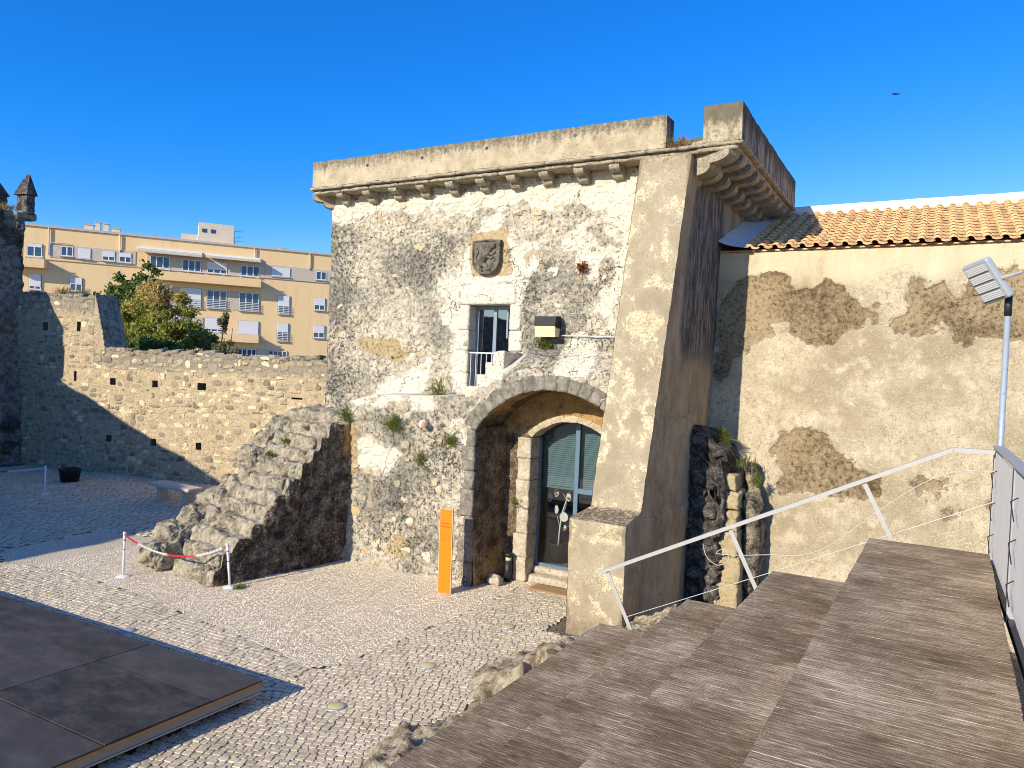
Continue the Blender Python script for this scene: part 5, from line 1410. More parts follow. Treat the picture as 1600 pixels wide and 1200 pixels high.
# ruined stub of masonry in the corner between buttress and hall
cr = thing('ruined_stub_wall', (-3.3, 14.3, 0), 'dark ruined masonry stub in the corner beside the buttress', 'ruin')
def f_stub(P):
    z = P[:, 2]
    P = P.copy()
    P[:, 0] = np.where(P[:, 0] > -3.4, P[:, 0] - 0.16 * np.clip(z - 2.0, 0, 2) + 0.02, P[:, 0])
    return P
def bulge(P, s, amp):
    d1, d2, _ = worley(P * 4.2, s)
    return P + np.column_stack([0 * d1, -amp * sstep(0.02, 0.35, d2 - d1), 0 * d1])
V, F = rbox((-3.95, 13.75, 0), (-3.22, 14.82, 3.42), 0.035, 0.12, 0.12, 2.6, 921, lambda P: bulge(P, 7, 0.10), 5)
V = V + np.stack([ridged(V * 3.2 + 13 * a, 5, 925 + a, 0.65) for a in range(3)], 1) * 0.07
V[:, 2] = np.where(V[:, 2] > 2.4, V[:, 2] - np.clip((V[:, 0] + 3.7) * 0.9, 0, 1), V[:, 2])
obj('rock_face', V, F, M_BLACKROCK, cr, True, np.column_stack([0 * V[:, 0], 0.25 + 0 * V[:, 0], 0 * V[:, 0]]))  # dark colour stands in for the buttress's shadow on this face
zs_ = [0, 0.55, 1.05, 1.5, 1.9, 2.25, 2.55]
for k in range(6):
    V, F = rbox((-3.32 + 0.02 * (k % 2), 13.80 + 0.03 * k, zs_[k]), (-2.90 + 0.05 * (k % 3 == 1) - 0.03 * k, 14.82, zs_[k + 1] - 0.006), 0.035, 0.03, 0.05, 5, 930 + k, None, 4)
    V = V + np.stack([ridged(V * 4 + 13 * a, 4, 935 + a, 0.65) for a in range(3)], 1) * 0.03
    obj('quoin', V, F, M_BLACKROCK, cr, True, np.column_stack([0.75 + 0 * V[:, 0], 0 * V[:, 0], 0.12 * (V[:, 2] > 2.0)]))
V, F = rbox((-2.95, 14.25, 0), (-2.62, 14.82, 2.2), 0.05, 0.12, 0.12, 3.5, 940, None, 4)
obj('rubble_core', V, F, M_BLACKROCK, cr, True, np.tile((0.45, 0.0, 0.0), (len(V), 1)))
V, F = rbox((-3.0, 14.4, 2.0), (-2.72, 14.8, 2.75), 0.05, 0.12, 0.12, 4, 941, None, 4)
obj('rubble_core', V, F, M_BLACKROCK, cr, True, np.tile((0.5, 0.0, 0.1), (len(V), 1)))

# ==================================================================== stepped timber seating, railing and balustrade
dk = thing('stepped_deck', (-1.3, 4.0, 0), 'broad weathered grey timber steps rising to the right in the foreground', 'deck')
TREADS = [(-0.46, 0.58, 2.80), (-1.385, -0.48, 2.30), (-2.31, -1.405, 1.81), (-3.36, -2.33, 1.31)]      # x left, x right, height
PW, PG = 0.1228, 0.0027
YF0, YF1 = 8.40, -0.75
npl = int((YF0 - YF1) / (PW + PG))
for ti, (x0, x1, z) in enumerate(TREADS):
    V, F = bevbox((0, -PW, -0.028), (x1 - x0, 0, 0), 0.0008)
    pm = mk_mesh('plank', V, F, M_DECK)
    for k in range(npl):
        y = YF0 - k * (PW + PG) + RNG.uniform(-0.001, 0.001)
        xx = x0 + 0.026 * (y - YF0) + RNG.uniform(-0.003, 0.003)       # the flight is set a hair off square
        put('plank', pm, dk, Matrix.Translation((xx, y, z + RNG.uniform(-0.0003, 0.0003))))
    zb = TREADS[ti + 1][2] if ti < 3 else 0.0
    ys_ = np.linspace(YF1, YF0 - 0.003, 9)
    V = [(x0 + 0.014 + 0.026 * (y - YF0), y, zz) for y in ys_ for zz in (zb, z - 0.030)]
    obj('riser', V, [[2 * i, 2 * i + 2, 2 * i + 3, 2 * i + 1] for i in range(8)], M_DECK, dk)
    obj('bearer', *boxvf((x0 + 0.03, YF0 - 0.10, 0 if ti < 4 else zb), (x1 - 0.01, YF0 - 0.03, z - 0.032)), M_DARKMET, dk)
    obj('bearer', *boxvf((x0 + 0.05, YF1 + 0.2, z - 0.16), (x0 + 0.11, YF0 - 0.12, z - 0.034)), M_DARKMET, dk)

# handrail at the far end of the flight
hr = thing('handrail', (-1.5, 8.5, 1.3), 'sloping flat aluminium handrail with leaning posts above the timber steps', 'railing')
YH = 8.52
ra0 = np.array([-3.47, YH, 1.885]); ra1 = np.array([0.235, YH, 3.765]); rdir = (ra1 - ra0) / np.linalg.norm(ra1 - ra0); rup = np.array([-rdir[2], 0, rdir[0]])
def bar(p, q, w, d, mat, name, parent):
    p = np.array(p, float); q = np.array(q, float); t = (q - p) / np.linalg.norm(q - p); n = np.array([-t[2], 0, t[0]])
    V = []
    for c in (p, q):
        for sx_, sy_ in ((-1, -1), (1, -1), (1, 1), (-1, 1)): V.append(c + n * sx_ * w / 2 + np.array([0, 1, 0]) * sy_ * d / 2)
    return obj(name, V, [[3, 2, 1, 0], [4, 5, 6, 7], [0, 1, 5, 4], [1, 2, 6, 5], [2, 3, 7, 6], [3, 0, 4, 7]], mat, parent)
bar(ra0, ra1, 0.042, 0.06, M_ALU, 'top_rail', hr)
bar(ra1 + (0.012, 0, 0.002), (0.585, YH, 3.772), 0.042, 0.0585, M_ALU, 'level_rail', hr)
for x in (-3.36, -1.90, -0.55):
    t = (x - ra0[0]) / rdir[0]; p = ra0 + rdir * t - rup * 0.022
    bar(p, p - rup * 0.86, 0.046, 0.012, M_ALU, 'post', hr)
def smooth_path(pts, n=60):
    pts = np.array(pts, float); t = np.linspace(0, len(pts) - 1, n)
    out = []
    for a in t:
        i = min(int(a), len(pts) - 2); f_ = a - i
        p0 = pts[max(i - 1, 0)]; p1 = pts[i]; p2 = pts[i + 1]; p3 = pts[min(i + 2, len(pts) - 1)]
        out.append(0.5 * ((2 * p1) + (-p0 + p2) * f_ + (2 * p0 - 5 * p1 + 4 * p2 - p3) * f_ ** 2 + (-p0 + 3 * p1 - 3 * p2 + p3) * f_ ** 3))
    return np.array(out)
obj('tension_wire', *tubevf([(-3.10, YH, 1.40), (-1.3, YH, 2.31), (0.60, YH, 3.29)], 0.0042, 6), M_WIRE, hr)
lw = smooth_path([(-2.19, YH, 2.45), (-2.13, YH - .03, 2.31), (-2.0, YH - .04, 2.24), (-1.88, YH - .03, 2.32), (-1.95, YH + .02, 2.42), (-2.03, YH + .02, 2.36), (-1.80, YH, 2.378), (-1.45, YH, 2.44), (-1.128, YH, 2.489), (-0.816, YH, 2.663), (-0.237, YH, 3.215), (0.201, YH, 3.525), (0.60, YH, 3.587)], 90)
obj('slack_wire', *tubevf(lw, 0.0042, 6), M_WIRE, hr)

# white panel balustrade on the right of the deck
bs = thing('panel_balustrade', (0.6, 6.0, 2.76), 'white panel balustrade with aluminium posts along the right of the timber steps', 'balustrade')
XB = 0.61
posts_y = [8.62, 6.72, 4.82, 2.92, 1.02]
for y in posts_y:
    V, F = bevbox((XB - 0.02, y - 0.035, 2.62), (XB + 0.05, y + 0.035, 3.80), 0.004)
    po = obj('post', V, F, M_ALU, bs)
    obj('cover_strip', *boxvf((XB - 0.025, y - 0.008, 2.62), (XB - 0.0205, y + 0.008, 3.79)), M_DARKMET, po)
for k in range(4):
    y1, y0 = posts_y[k] - 0.04, posts_y[k + 1] + 0.04
    V, F, UU, WW = grid(lambda y, z: np.column_stack([0 * y + XB, y, z]), np.linspace(y0, y1, 40), np.linspace(2.78, 3.77, 24))
    rust = np.zeros(len(V)); pegs = [(y1 - 0.28, zq) for zq in (3.62, 3.32, 3.02)]
    for py, pz in pegs: rust = np.maximum(rust, 0.9 * np.exp(-(((UU - py) / 0.035) ** 2)) * (WW < pz + 0.01) * np.exp(-(pz - WW) / 0.10))
    pn = obj('white_panel', V, F[:, ::-1], M_PANELW, bs, False, np.column_stack([rust, 0 * rust, 0 * rust]))
    mod = pn.modifiers.new('thickness', 'SOLIDIFY'); mod.thickness = 0.012; mod.offset = 1.0
    for py, pz in pegs:
        obj('cable_end', *tubevf([(XB - 0.002, py, pz), (XB - 0.06, py - 0.05, pz - 0.03), (XB - 0.05, py - 0.20, pz - 0.15)], 0.0045, 6), M_DARKMET, pn)
V, F = bevbox((XB - 0.03, 1.0, 3.805), (XB + 0.065, 8.66, 3.83), 0.004)
obj('top_rail', V, F, M_ALU, bs)
obj('bottom_channel', *boxvf((XB - 0.012, 1.0, 2.60), (XB + 0.03, 8.6, 2.66)), M_DARKMET, bs)

# floodlight on its pole
fl = thing('floodlight_pole', (0.64, 8.78, 2.5), 'grey floodlight on a scratched galvanised pole at the end of the balustrade', 'lamp post')
t_pole = NT('scratched_galvanised'); nz_ = t_pole.noise(30, 5, 0.75); nb = t_pole.noise(6, 4, 0.6)
M_POLE = t_pole.fin(t_pole.mix(t_pole.step(nz_, 0.60, 0.66), t_pole.mix(nb, (0.30, 0.36, 0.42), (0.46, 0.50, 0.54)), (0.05, 0.06, 0.07)), 0.5, None, 0.25, 0.4)
obj('pole', *tubevf([(0.648, 8.78, 0.0), (0.648, 8.78, 5.12)], 0.028, 12), M_POLE, fl, True)
obj('collar', *tubevf([(0.648, 8.78, 5.115), (0.648, 8.78, 5.33)], 0.034, 12), M_DARKMET, fl, True)
o3 = np.array((0.245, 8.78, 5.585)); vl = np.array((0.215, 0.0775, -0.345)); vw = np.array((0.165, -0.24, 0.049))
vl_n = vl / np.linalg.norm(vl); vw = vw - vl_n * (vw @ vl_n); nn = np.cross(vl, vw); nn /= np.linalg.norm(nn)
if nn @ (EYE - o3) < 0: nn = -nn
def fb(a0, a1, b0, b1, c0, c1, mat, name, par, bev=0.0):
    V = [o3 + vl * a + vw * b + nn * c for c in (c0, c1) for a, b in ((a0, b0), (a1, b0), (a1, b1), (a0, b1))]
    F = [[0, 1, 2, 3], [4, 7, 6, 5], [0, 4, 5, 1], [1, 5, 6, 2], [2, 6, 7, 3], [3, 7, 4, 0]]
    o = obj(name, V, F, mat, par)
    if bev:
        m = o.modifiers.new('bevel', 'BEVEL'); m.width = bev; m.segments = 3
    return o
hd = fb(-0.04, 1.04, -0.08, 1.08, -0.075, 0.0, M_FLOOD, 'lamp_head', fl, 0.022)
for k in range(4):
    md = fb(0.05 + 0.235 * k, 0.05 + 0.235 * k + 0.195, 0.03, 0.97, 0.001, 0.012, M_FLOOD, 'led_module', hd)
    for j in range(4):
        fb(0.05 + 0.235 * k + 0.012 + 0.045 * j, 0.05 + 0.235 * k + 0.046 + 0.045 * j, 0.06, 0.94, 0.0125, 0.016, M_LED, 'lens_strip', md)
br = MB(); c0 = o3 + vl * 0.55 + vw * 1.06 - nn * 0.03
br.tube([c0, c0 + (0.10, 0.02, 0.035), c0 + (0.17, 0.06, 0.06)], 0.02, 6)
br.build('bracket', M_ALU, fl)
obj('bracket_arm', *tubevf([(0.648, 8.78, 5.30), c0 + (0.02, 0.06, -0.02)], 0.022, 8), M_DARKMET, fl)

# ruined low masonry under the outer edge of the deck
rr = thing('low_ruined_footing', (-4.3, 7.5, 0), 'low broken mossy rubble footing along the outer edge of the timber steps', 'ruin')
def f_foot(x, y):
    P = np.column_stack([x, y, 0 * x])
    edge = -5.25 + 0.22 * np.sin(y * 1.9) + 0.25 * fbm(np.column_stack([y * 1.5, 0 * y, 0 * y]), 3, 5) + 0.5 * sstep(9.5, 11.5, y)
    t = np.clip((x - edge) / 1.3, -1, 1.2)
    z = -0.04 + 0.33 * sstep(0, 0.5, t) + 0.40 * sstep(0.4, 1.1, t) + (0.14 * fbm(P * 1.8, 5, 6, 0.6) + 0.08 * ridged(P * 3.2, 5, 7, 0.65) + 0.14 * (0.4 - worley(P * 4.6, 8)[0])) * sstep(-0.05, 0.3, t)
    for hx, hy, hrx, hry in ((-4.62, 8.05, 0.20, 0.34), (-4.86, 5.55, 0.22, 0.3), (-4.35, 8.5, 0.12, 0.22)):
        z -= 1.1 * np.exp(-(((x - hx) / hrx) ** 4 + ((y - hy) / hry) ** 4))
    P[:, 2] = np.maximum(z, -0.25)
    P[:, 0] += 0.05 * fbm(P * 5, 3, 9); P[:, 1] += 0.05 * fbm(P * 5, 3, 10)
    return P
P, F, UU, WW = grid(f_foot, np.arange(-5.9, -3.35, 0.03), np.arange(4.2, 11.6, 0.03))
moss = 0.55 * sstep(0.05, 0.45, fbm(P * 1.4, 3, 22)) * sstep(0.15, 0.4, P[:, 2])
F = F[P[F].max(1)[:, 2] > -0.03]
obj('rubble', P, F, M_EDGE, rr, True, np.column_stack([0.22 + 0.25 * fbm(P * 1.1, 3, 14), 0.25 * sstep(0, .4, fbm(P * 2, 3, 4)), moss]))

# ==================================================================== stage on the left
sg = thing('stage_platform', (-10.5, 5.0, 0), 'low black plywood stage in the courtyard at lower left', 'stage')
def stq(u, w):      # u: 0 right edge .. 1 per metre to the left, w metres from the far edge towards the camera
    return np.array((-7.17 - u - 0.045 * w, 6.59 - 0.028 * u - w))
us_ = [0.0, 2.17, 4.75, 7.2]; ws_ = [0.0, 0.74, 2.02, 3.30, 4.6]
ST = 0.30
for i in range(3):
    for j in range(4):
        g = 0.010; rr_ = RNG.uniform(-0.005, 0.005)
        q = [stq(us_[i] + g, ws_[j] + g), stq(us_[i] + g, ws_[j + 1] - g), stq(us_[i + 1] - g, ws_[j + 1] - g), stq(us_[i + 1] - g, ws_[j] + g)]
        V = [(a, b, ST - 0.022 + rr_) for a, b in q] + [(a, b, ST + rr_) for a, b in q]
        obj('floor_panel', V, [[0, 1, 2, 3], [7, 6, 5, 4], [4, 5, 1, 0], [5, 6, 2, 1], [6, 7, 3, 2], [7, 4, 0, 3]], [M_STAGE], sg)
def strip(name, w0, w1, u0, u1, z0, z1, mat):
    q = [stq(u0, w0), stq(u1, w0), stq(u1, w1), stq(u0, w1)]
    V = [(a, b, z0) for a, b in q] + [(a, b, z1) for a, b in q]
    obj(name, V, [[0, 1, 2, 3][::-1], [4, 5, 6, 7], [0, 1, 5, 4], [1, 2, 6, 5], [2, 3, 7, 6], [3, 0, 4, 7]], mat, sg)
strip('ply_edge', 0.0, 4.6, 0.012, 0.05, ST - 0.060, ST - 0.0225, M_PLYEDGE)
strip('edge_beam', 0.01, 4.6, 0.035, 0.11, ST - 0.155, ST - 0.061, M_STAGESKIRT)
strip('edge_beam', 0.02, 0.09, 0.115, 7.2, ST - 0.155, ST - 0.024, M_STAGESKIRT)
strip('bottom_lip', 0.01, 4.6, 0.02, 0.12, ST - 0.175, ST - 0.156, M_ALU)
for u_ in (0.16, 2.2, 4.7, 7.0):
    for w_ in (0.2, 2.0, 4.0): strip('foot', w_, w_ + 0.12, u_, u_ + 0.12, 0.0, ST - 0.157 if u_ < 0.2 else ST - 0.024, M_DARKMET)

# ==================================================================== furniture of the yard
# orange information slab
sg2 = thing('information_slab', (-7.89, 11.66, 0), 'tall narrow orange information slab standing on the gravel by the arch', 'sign')
SM = Matrix.Translation((-7.895, 11.66, 0)) @ Matrix.Rotation(rad(2), 4, 'Z') @ Matrix.Rotation(rad(-0.6), 4, 'Y')
def sgp(name, lo, hi, mat, b=0.003):
    V, F = bevbox(lo, hi, b); A = np.array(SM)
    return obj(name, V @ A[:3, :3].T + A[:3, 3], F, mat, sg2)
sgp('panel', (-0.135, -0.013, 0.0), (0.135, 0.013, 1.62), M_ORANGE)
sgp('edge_strip', (0.1355, -0.016, 0.0), (0.150, 0.016, 1.625), M_SIGNRIM, 0.002); sgp('edge_strip', (-0.150, -0.016, 0.0), (-0.1355, 0.016, 1.625), M_SIGNRIM, 0.002)
sgp('edge_strip', (-0.150, -0.016, 1.6255), (0.150, 0.016, 1.640), M_SIGNRIM, 0.002)
def text(body, size, loc, mat, parent, name='lettering', align='CENTER'):
    c = bpy.data.curves.new(name, 'FONT'); c.body = body; c.size = size; c.align_x = align; c.extrude = 0.0008
    c.materials.append(mat)
    return put(name, c, parent, SM @ Matrix.Translation(loc) @ Matrix.Rotation(rad(90), 4, 'X'))
text('Núcleo', 0.058, (0, -0.0145, 1.345), M_INKRED, sg2); text('arqueológico', 0.047, (0, -0.0145, 1.285), M_INKRED, sg2); text('1', 0.055, (0, -0.0145, 1.225), M_INKRED, sg2)
for k in range(9):
    w = (0.105, 0.11, 0.10, 0.11, 0.095, 0.11, 0.10, 0.105, 0.05)[k]
    sgp('text_line', (-0.11, -0.0145, 1.155 - 0.018 * k), (-0.11 + 2 * w, -0.0135, 1.160 - 0.018 * k), M_INKORA, 0.0003)

# barrier posts and chains
def barrier_post(p, h, lean, label, tape=True):
    b = thing('barrier_post', (p[0], p[1], 0), label, 'post', 'white chain barrier posts')
    A = Matrix.Translation((p[0], p[1], 0)) @ Matrix.Rotation(lean, 4, 'Y')
    def add(name, prof, mat, sh=True):
        V, F = lathe(prof, 14); B_ = np.array(A); return obj(name, V @ B_[:3, :3].T + B_[:3, 3], F, mat, b, sh)
    V, F = lathe([(0.125, 0.010), (0.125, 0.024), (0.10, 0.036), (0.03, 0.05)], 18, (p[0], p[1], 0.0)); obj('base', V, F, M_WHITEP, b)
    add('pole', [(0.022, 0.045), (0.022, h)], M_WHITEP); add('cap', [(0.030, h), (0.031, h + 0.03), (0.018, h + 0.05)], M_WHITEP)
    if tape: add('tape_band', [(0.0252, h - 0.12), (0.0252, h - 0.09)], M_PLYEDGE); add('tape_band', [(0.0252, h - 0.30), (0.0252, h - 0.285)], M_BLACKP)
    t = A @ Vector((0, 0, h - 0.01)); return np.array(t)
t1 = barrier_post((-13.45, 8.74), 0.84, 0.0, 'white barrier post left of the staircase foot')
t2 = barrier_post((-11.32, 9.50), 0.80, rad(-8), 'white barrier post leaning at the right corner of the staircase foot')
t3 = barrier_post((-22.86, 12.29), 0.82, 0.0, 'white barrier post standing in the shade by the far curtain wall', False)
t4 = np.array((-26.6, 10.4, 0.80))
def chain(p, q, sag, bands, label):
    p = np.array(p); q = np.array(q); L = np.linalg.norm(q - p) * (1 + sag)
    c = thing('plastic_chain', tuple((p + q) / 2 - np.array((0, 0, sag))), label, 'chain', 'red and white barrier chains')
    n = max(16, int(L / 0.042)); d = (q - p) / np.linalg.norm(q - p)
    segs = {}
    for k in range(n):
        t = (k + 0.5) / n
        pos_ = p + (q - p) * t + np.array((0, 0, -4 * sag * t * (1 - t)))
        tan = (q - p) + np.array((0, 0, -4 * sag * (1 - 2 * t))); tan /= np.linalg.norm(tan)
        side = np.cross(tan, [0, 0, 1.0]); side /= np.linalg.norm(side)
        if k % 2: side = np.cross(tan, side)
        pts = []
        for j in range(8):
            a = 2 * math.pi * j / 8
            pts.append(pos_ + tan * 0.030 * math.cos(a) + side * 0.017 * math.sin(a))
        pts.append(pts[0])
        V, F = tubevf(pts, 0.0065, 5, False)
        i = next(i for i, (lim, m) in enumerate(bands) if t <= lim)
        segs.setdefault(i, MB()).add(V, F)
    for i, m in segs.items():
        o = m.build('chain_links', bands[i][1], c, True); o['kind'] = 'stuff'
chain(t1, t2, 0.30, [(0.14, M_REDP), (0.42, M_WHITEP), (0.70, M_REDP), (0.95, M_WHITEP), (1.0, M_REDP)], 'red and white plastic chain sagging across the foot of the stone staircase')
chain(t3, t4, 0.20, [(0.28, M_WHITEP), (0.52, M_REDP), (1.0, M_WHITEP)], 'red and white plastic chain in the shade at the left edge')

# stone bench
bc = thing('stone_bench', (-19.2, 14.0, 0), 'backless stone bench in the shade beside the staircase', 'bench')
ba = math.atan2(13.42 - 13.74, -18.55 + 19.88)
def bxf(Q, c=(-18.95, 13.85)):
    a = rad(-2); ca, sa = math.cos(a), math.sin(a)
    return np.column_stack([c[0] + Q[:, 0] * ca - Q[:, 1] * sa, c[1] + Q[:, 0] * sa + Q[:, 1] * ca, Q[:, 2]])
V, F = rbox((-0.95, -0.27, 0.47), (0.95, 0.27, 0.57), 0.06, 0.02, 0.012, 6, 1001, bxf); obj('seat', V, F, M_BENCHT, bc, True)
for xx in (-0.62, 0.62):
    pr = [(-0.20, 0.0), (0.20, 0.0), (0.20, 0.10), (0.14, 0.16), (0.13, 0.36), (0.19, 0.468), (-0.19, 0.468), (-0.13, 0.36), (-0.14, 0.16), (-0.20, 0.10)]
    V, F = prism(pr, xx - 0.07, xx + 0.07, 'x'); obj('leg', bxf(V), F, M_BENCHL, bc)

# black bin, bollard light, doormat, stone, ground lights
bn = thing('black_tub', (-24.5, 13.95, 0), 'squat black tub at the foot of the shaded curtain wall', 'tub')
V, F = lathe([(0.26, 0.0), (0.32, 0.40), (0.35, 0.41), (0.35, 0.45), (0.31, 0.45), (0.29, 0.12)], 20, (-24.5, 13.95, 0)); obj('body', V, F, M_BLACKP, bn, True)
V, F = lathe([(0.285, 0.30), (0.02, 0.32)], 20, (-24.5, 13.95, 0)); obj('soil', V, F, M_DIRT, bn, True)
bo = thing('bollard_light', (-7.32, 13.10, 0), 'short black bollard light standing in the arch beside the door', 'bollard')
V, F = lathe([(0.075, 0.0), (0.075, 0.44)], 18, (-7.32, 13.10, 0)); obj('post', V, F, M_BLACKP, bo, True)
V, F = lathe([(0.062, 0.44), (0.062, 0.52)], 18, (-7.32, 13.10, 0)); obj('lens', V, F, M_LAMPG, bo, True)
V, F = lathe([(0.080, 0.52), (0.080, 0.58), (0.070, 0.60)], 18, (-7.32, 13.10, 0)); obj('cap', V, F, M_BLACKP, bo, True)
V, F = rbox((-6.72, 12.85, 0.022), (-5.55, 13.30, 0.040), 0.08, 0.008, 0.006, 6, 1010); tag(obj('doormat', V, F, M_MAT, None, True), 'brown coir doormat lying before the door step', 'mat')
V, F = rbox((-7.57, 12.62, 0.0), (-7.27, 12.86, 0.19), 0.03, 0.08, 0.06, 5, 1012); tag(obj('loose_stone', V, F, M_JAMB, None, True, np.tile((0, 0.1, 0), (len(V), 1))), 'loose pale stone at the foot of the dark arch reveal', 'stone')
for x, y, lab in [(-6.12, 8.69, 'round yellow ground light in the cobbles midway along the paved strip'), (-5.99, 10.79, 'round yellow ground light in the cobbles nearest the buttress'), (-6.32, 7.00, 'round yellow ground light in the cobbles nearest the camera'), (-10.74, 7.06, 'round ground light in the cobbles along the far edge of the stage')]:
    t = thing('ground_light', (x, y, 0), lab, 'light', 'round lights set in the paving')
    V, F = lathe([(0.125, 0.0), (0.125, 0.032), (0.112, 0.035)], 20, (x, y, 0)); obj('ring', V, F, M_GALV, t, True)
    V, F = lathe([(0.110, 0.032), (0.10, 0.037), (0.02, 0.039)], 20, (x, y, 0)); obj('lens', V, F, M_LENSY if x > -10 else M_BENCHL, t, True)

# wall lamp and its conduit on the gatehouse
wl = thing('wall_lamp', (-6.55, 13.0, 5.2), 'boxy black floodlight with pale lens on the gatehouse wall', 'lamp')
V, F = prism([(12.78, 5.235), (12.80, 5.42), (13.04, 5.44), (13.04, 5.20), (12.90, 5.20)], -6.79, -6.33, 'x'); obj('housing', V, F, M_LAMPB, wl)
V, F = prism([(12.785, 5.23), (12.82, 5.02), (13.0, 5.03), (13.02, 5.195), (12.90, 5.195)], -6.78, -6.34, 'x'); obj('lens', V, F, M_LAMPG, wl)
obj('mount', *boxvf((-6.66, 13.0, 5.10), (-6.46, 13.10, 5.36)), M_LAMPB, wl)
obj('conduit', *tubevf([(-6.30, 13.02, 5.06), (-5.6, 13.01, 5.055), (-4.88, 13.0, 5.05)], 0.011, 8), M_RAILW, wl, True)
V, F = tubevf([(-8.98, 12.32, 3.18), (-8.90, 12.10, 3.165)], 0.075, 12); pp = obj('clay_pipe', V, F, M_WASH, None, True)
tag(pp, 'broken pale clay pipe stub poking out of the lower gatehouse wall', 'pipe')
V, F = lathe([(0.074, -0.004), (0.05, 0.006)], 12); A = np.array(Matrix.Translation((-8.90, 12.10, 3.165)) @ Matrix.Rotation(rad(90), 4, 'X')); obj('mouth', V @ A[:3, :3].T + A[:3, 3], F, M_TERRA, pp)

# decorated white branch in its pot behind the glass
bt_ = thing('branch_in_pot', (-6.72, 14.15, 0.29), 'bare white branch hung with ornaments in a black pot behind the glass door', 'decoration')
V, F = lathe([(0.15, 0.0), (0.24, 0.40), (0.25, 0.42), (0.22, 0.42), (0.20, 0.36), (0.02, 0.35)], 16, (-6.70, 14.15, 0.29)); obj('pot', V, F, M_BLACKP, bt_, True)
bm_ = MB(); T = lambda x, z, y=14.13: (x, y, z)
bm_.tube([T(-6.70, 0.62), T(-6.68, 1.0), T(-6.64, 1.35), T(-6.55, 1.65), T(-6.44, 1.92), T(-6.40, 2.0)], [0.018, 0.017, 0.015, 0.012, 0.009, 0.006], 6)
for pts in ([T(-6.68, 1.05), T(-6.76, 1.30), T(-6.80, 1.52)], [T(-6.64, 1.30), T(-6.56, 1.48), T(-6.55, 1.60)], [T(-6.55, 1.65), T(-6.66, 1.80), T(-6.72, 1.92)], [T(-6.48, 1.82), T(-6.36, 1.90)], [T(-6.66, 1.18), T(-6.58, 1.25), T(-6.52, 1.22)]): bm_.tube(pts, [0.010, 0.007, 0.004][:len(pts)], 5)
bm_.build('branch', M_BRANCH, bt_, True)
def orn(x, z, w, h, amber=True):
    V, F = prism([(x + w * math.cos(a), z + h * math.sin(a) * (1.0 if math.sin(a) < 0 else 1.25)) for a in np.linspace(0, 2 * math.pi, 15)[:-1]], 14.05, 14.06)
    o = obj('ornament', V, F, M_ORNA, bt_)
    if amber:
        V, F = lathe([(0.004, -0.035), (0.03, -0.02), (0.03, 0.02), (0.004, 0.035)], 8, (x, 14.035, z - 0.02)); obj('bead', V, F, M_AMBER, o, True)
for a in [(-6.90, 1.66, 0.055, 0.085), (-6.76, 1.78, 0.06, 0.085), (-6.47, 1.72, 0.05, 0.09)]: orn(*a)
orn(-6.56, 1.28, 0.10, 0.09, False); orn(-6.74, 1.42, 0.05, 0.08, False); orn(-6.52, 1.05, 0.035, 0.06)

# ==================================================================== block of flats beyond the walls
apt = thing('apartment_block', (-62, 48, 0), 'ochre four storey apartment block with white shutters and long balconies beyond the wall', 'building')
AA = np.array([-70.58, 36.2]); AUv = np.array([0.588, 0.809]); ANv = np.array([0.809, -0.588])
def ap(u, o, z): return (AA[0] + AUv[0] * u + ANv[0] * o, AA[1] + AUv[1] * u + ANv[1] * o, z)
def abox(name, u0, u1, o0, o1, z0, z1, mat, parent=None):
    V, F = boxvf((u0, o0, z0), (u1, o1, z1))
    V = np.array([ap(*q) for q in V])
    return obj(name, V, [f[::-1] for f in F], mat, parent or apt)
abox('wall', -9, 30.5, -12, 0, 0, 15.25, M_STUCCO)
abox('coping', -9.1, 30.6, -12.1, 0.12, 15.255, 15.45, M_ROOFGREY)
abox('stone_band', 1.40, 8.35, 0.002, 0.05, 12.62, 13.82, M_BAND); abox('stone_band', 9.3, 19.9, 0.002, 0.05, 12.3, 13.72, M_BAND); abox('stone_band', 19.95, 28, 0.002, 0.05, 12.42, 13.72, M_BAND)
abox('string_course', -9, 30.4, 0.05, 0.09, 12.36, 12.42, M_ROOFGREY)
abox('stone_band', 16.5, 17.6, 0.002, 0.05, 8.95, 10.8, M_BAND); abox('stone_band', 10.5, 12.3, 0.002, 0.05, 8.9, 10.8, M_BAND); abox('stone_band', 19.45, 20.55, 0.002, 0.05, 4.2, 5.2, M_BAND); abox('stone_band', 10.5, 14.4, 0.002, 0.05, 6.4, 8.0, M_BAND)
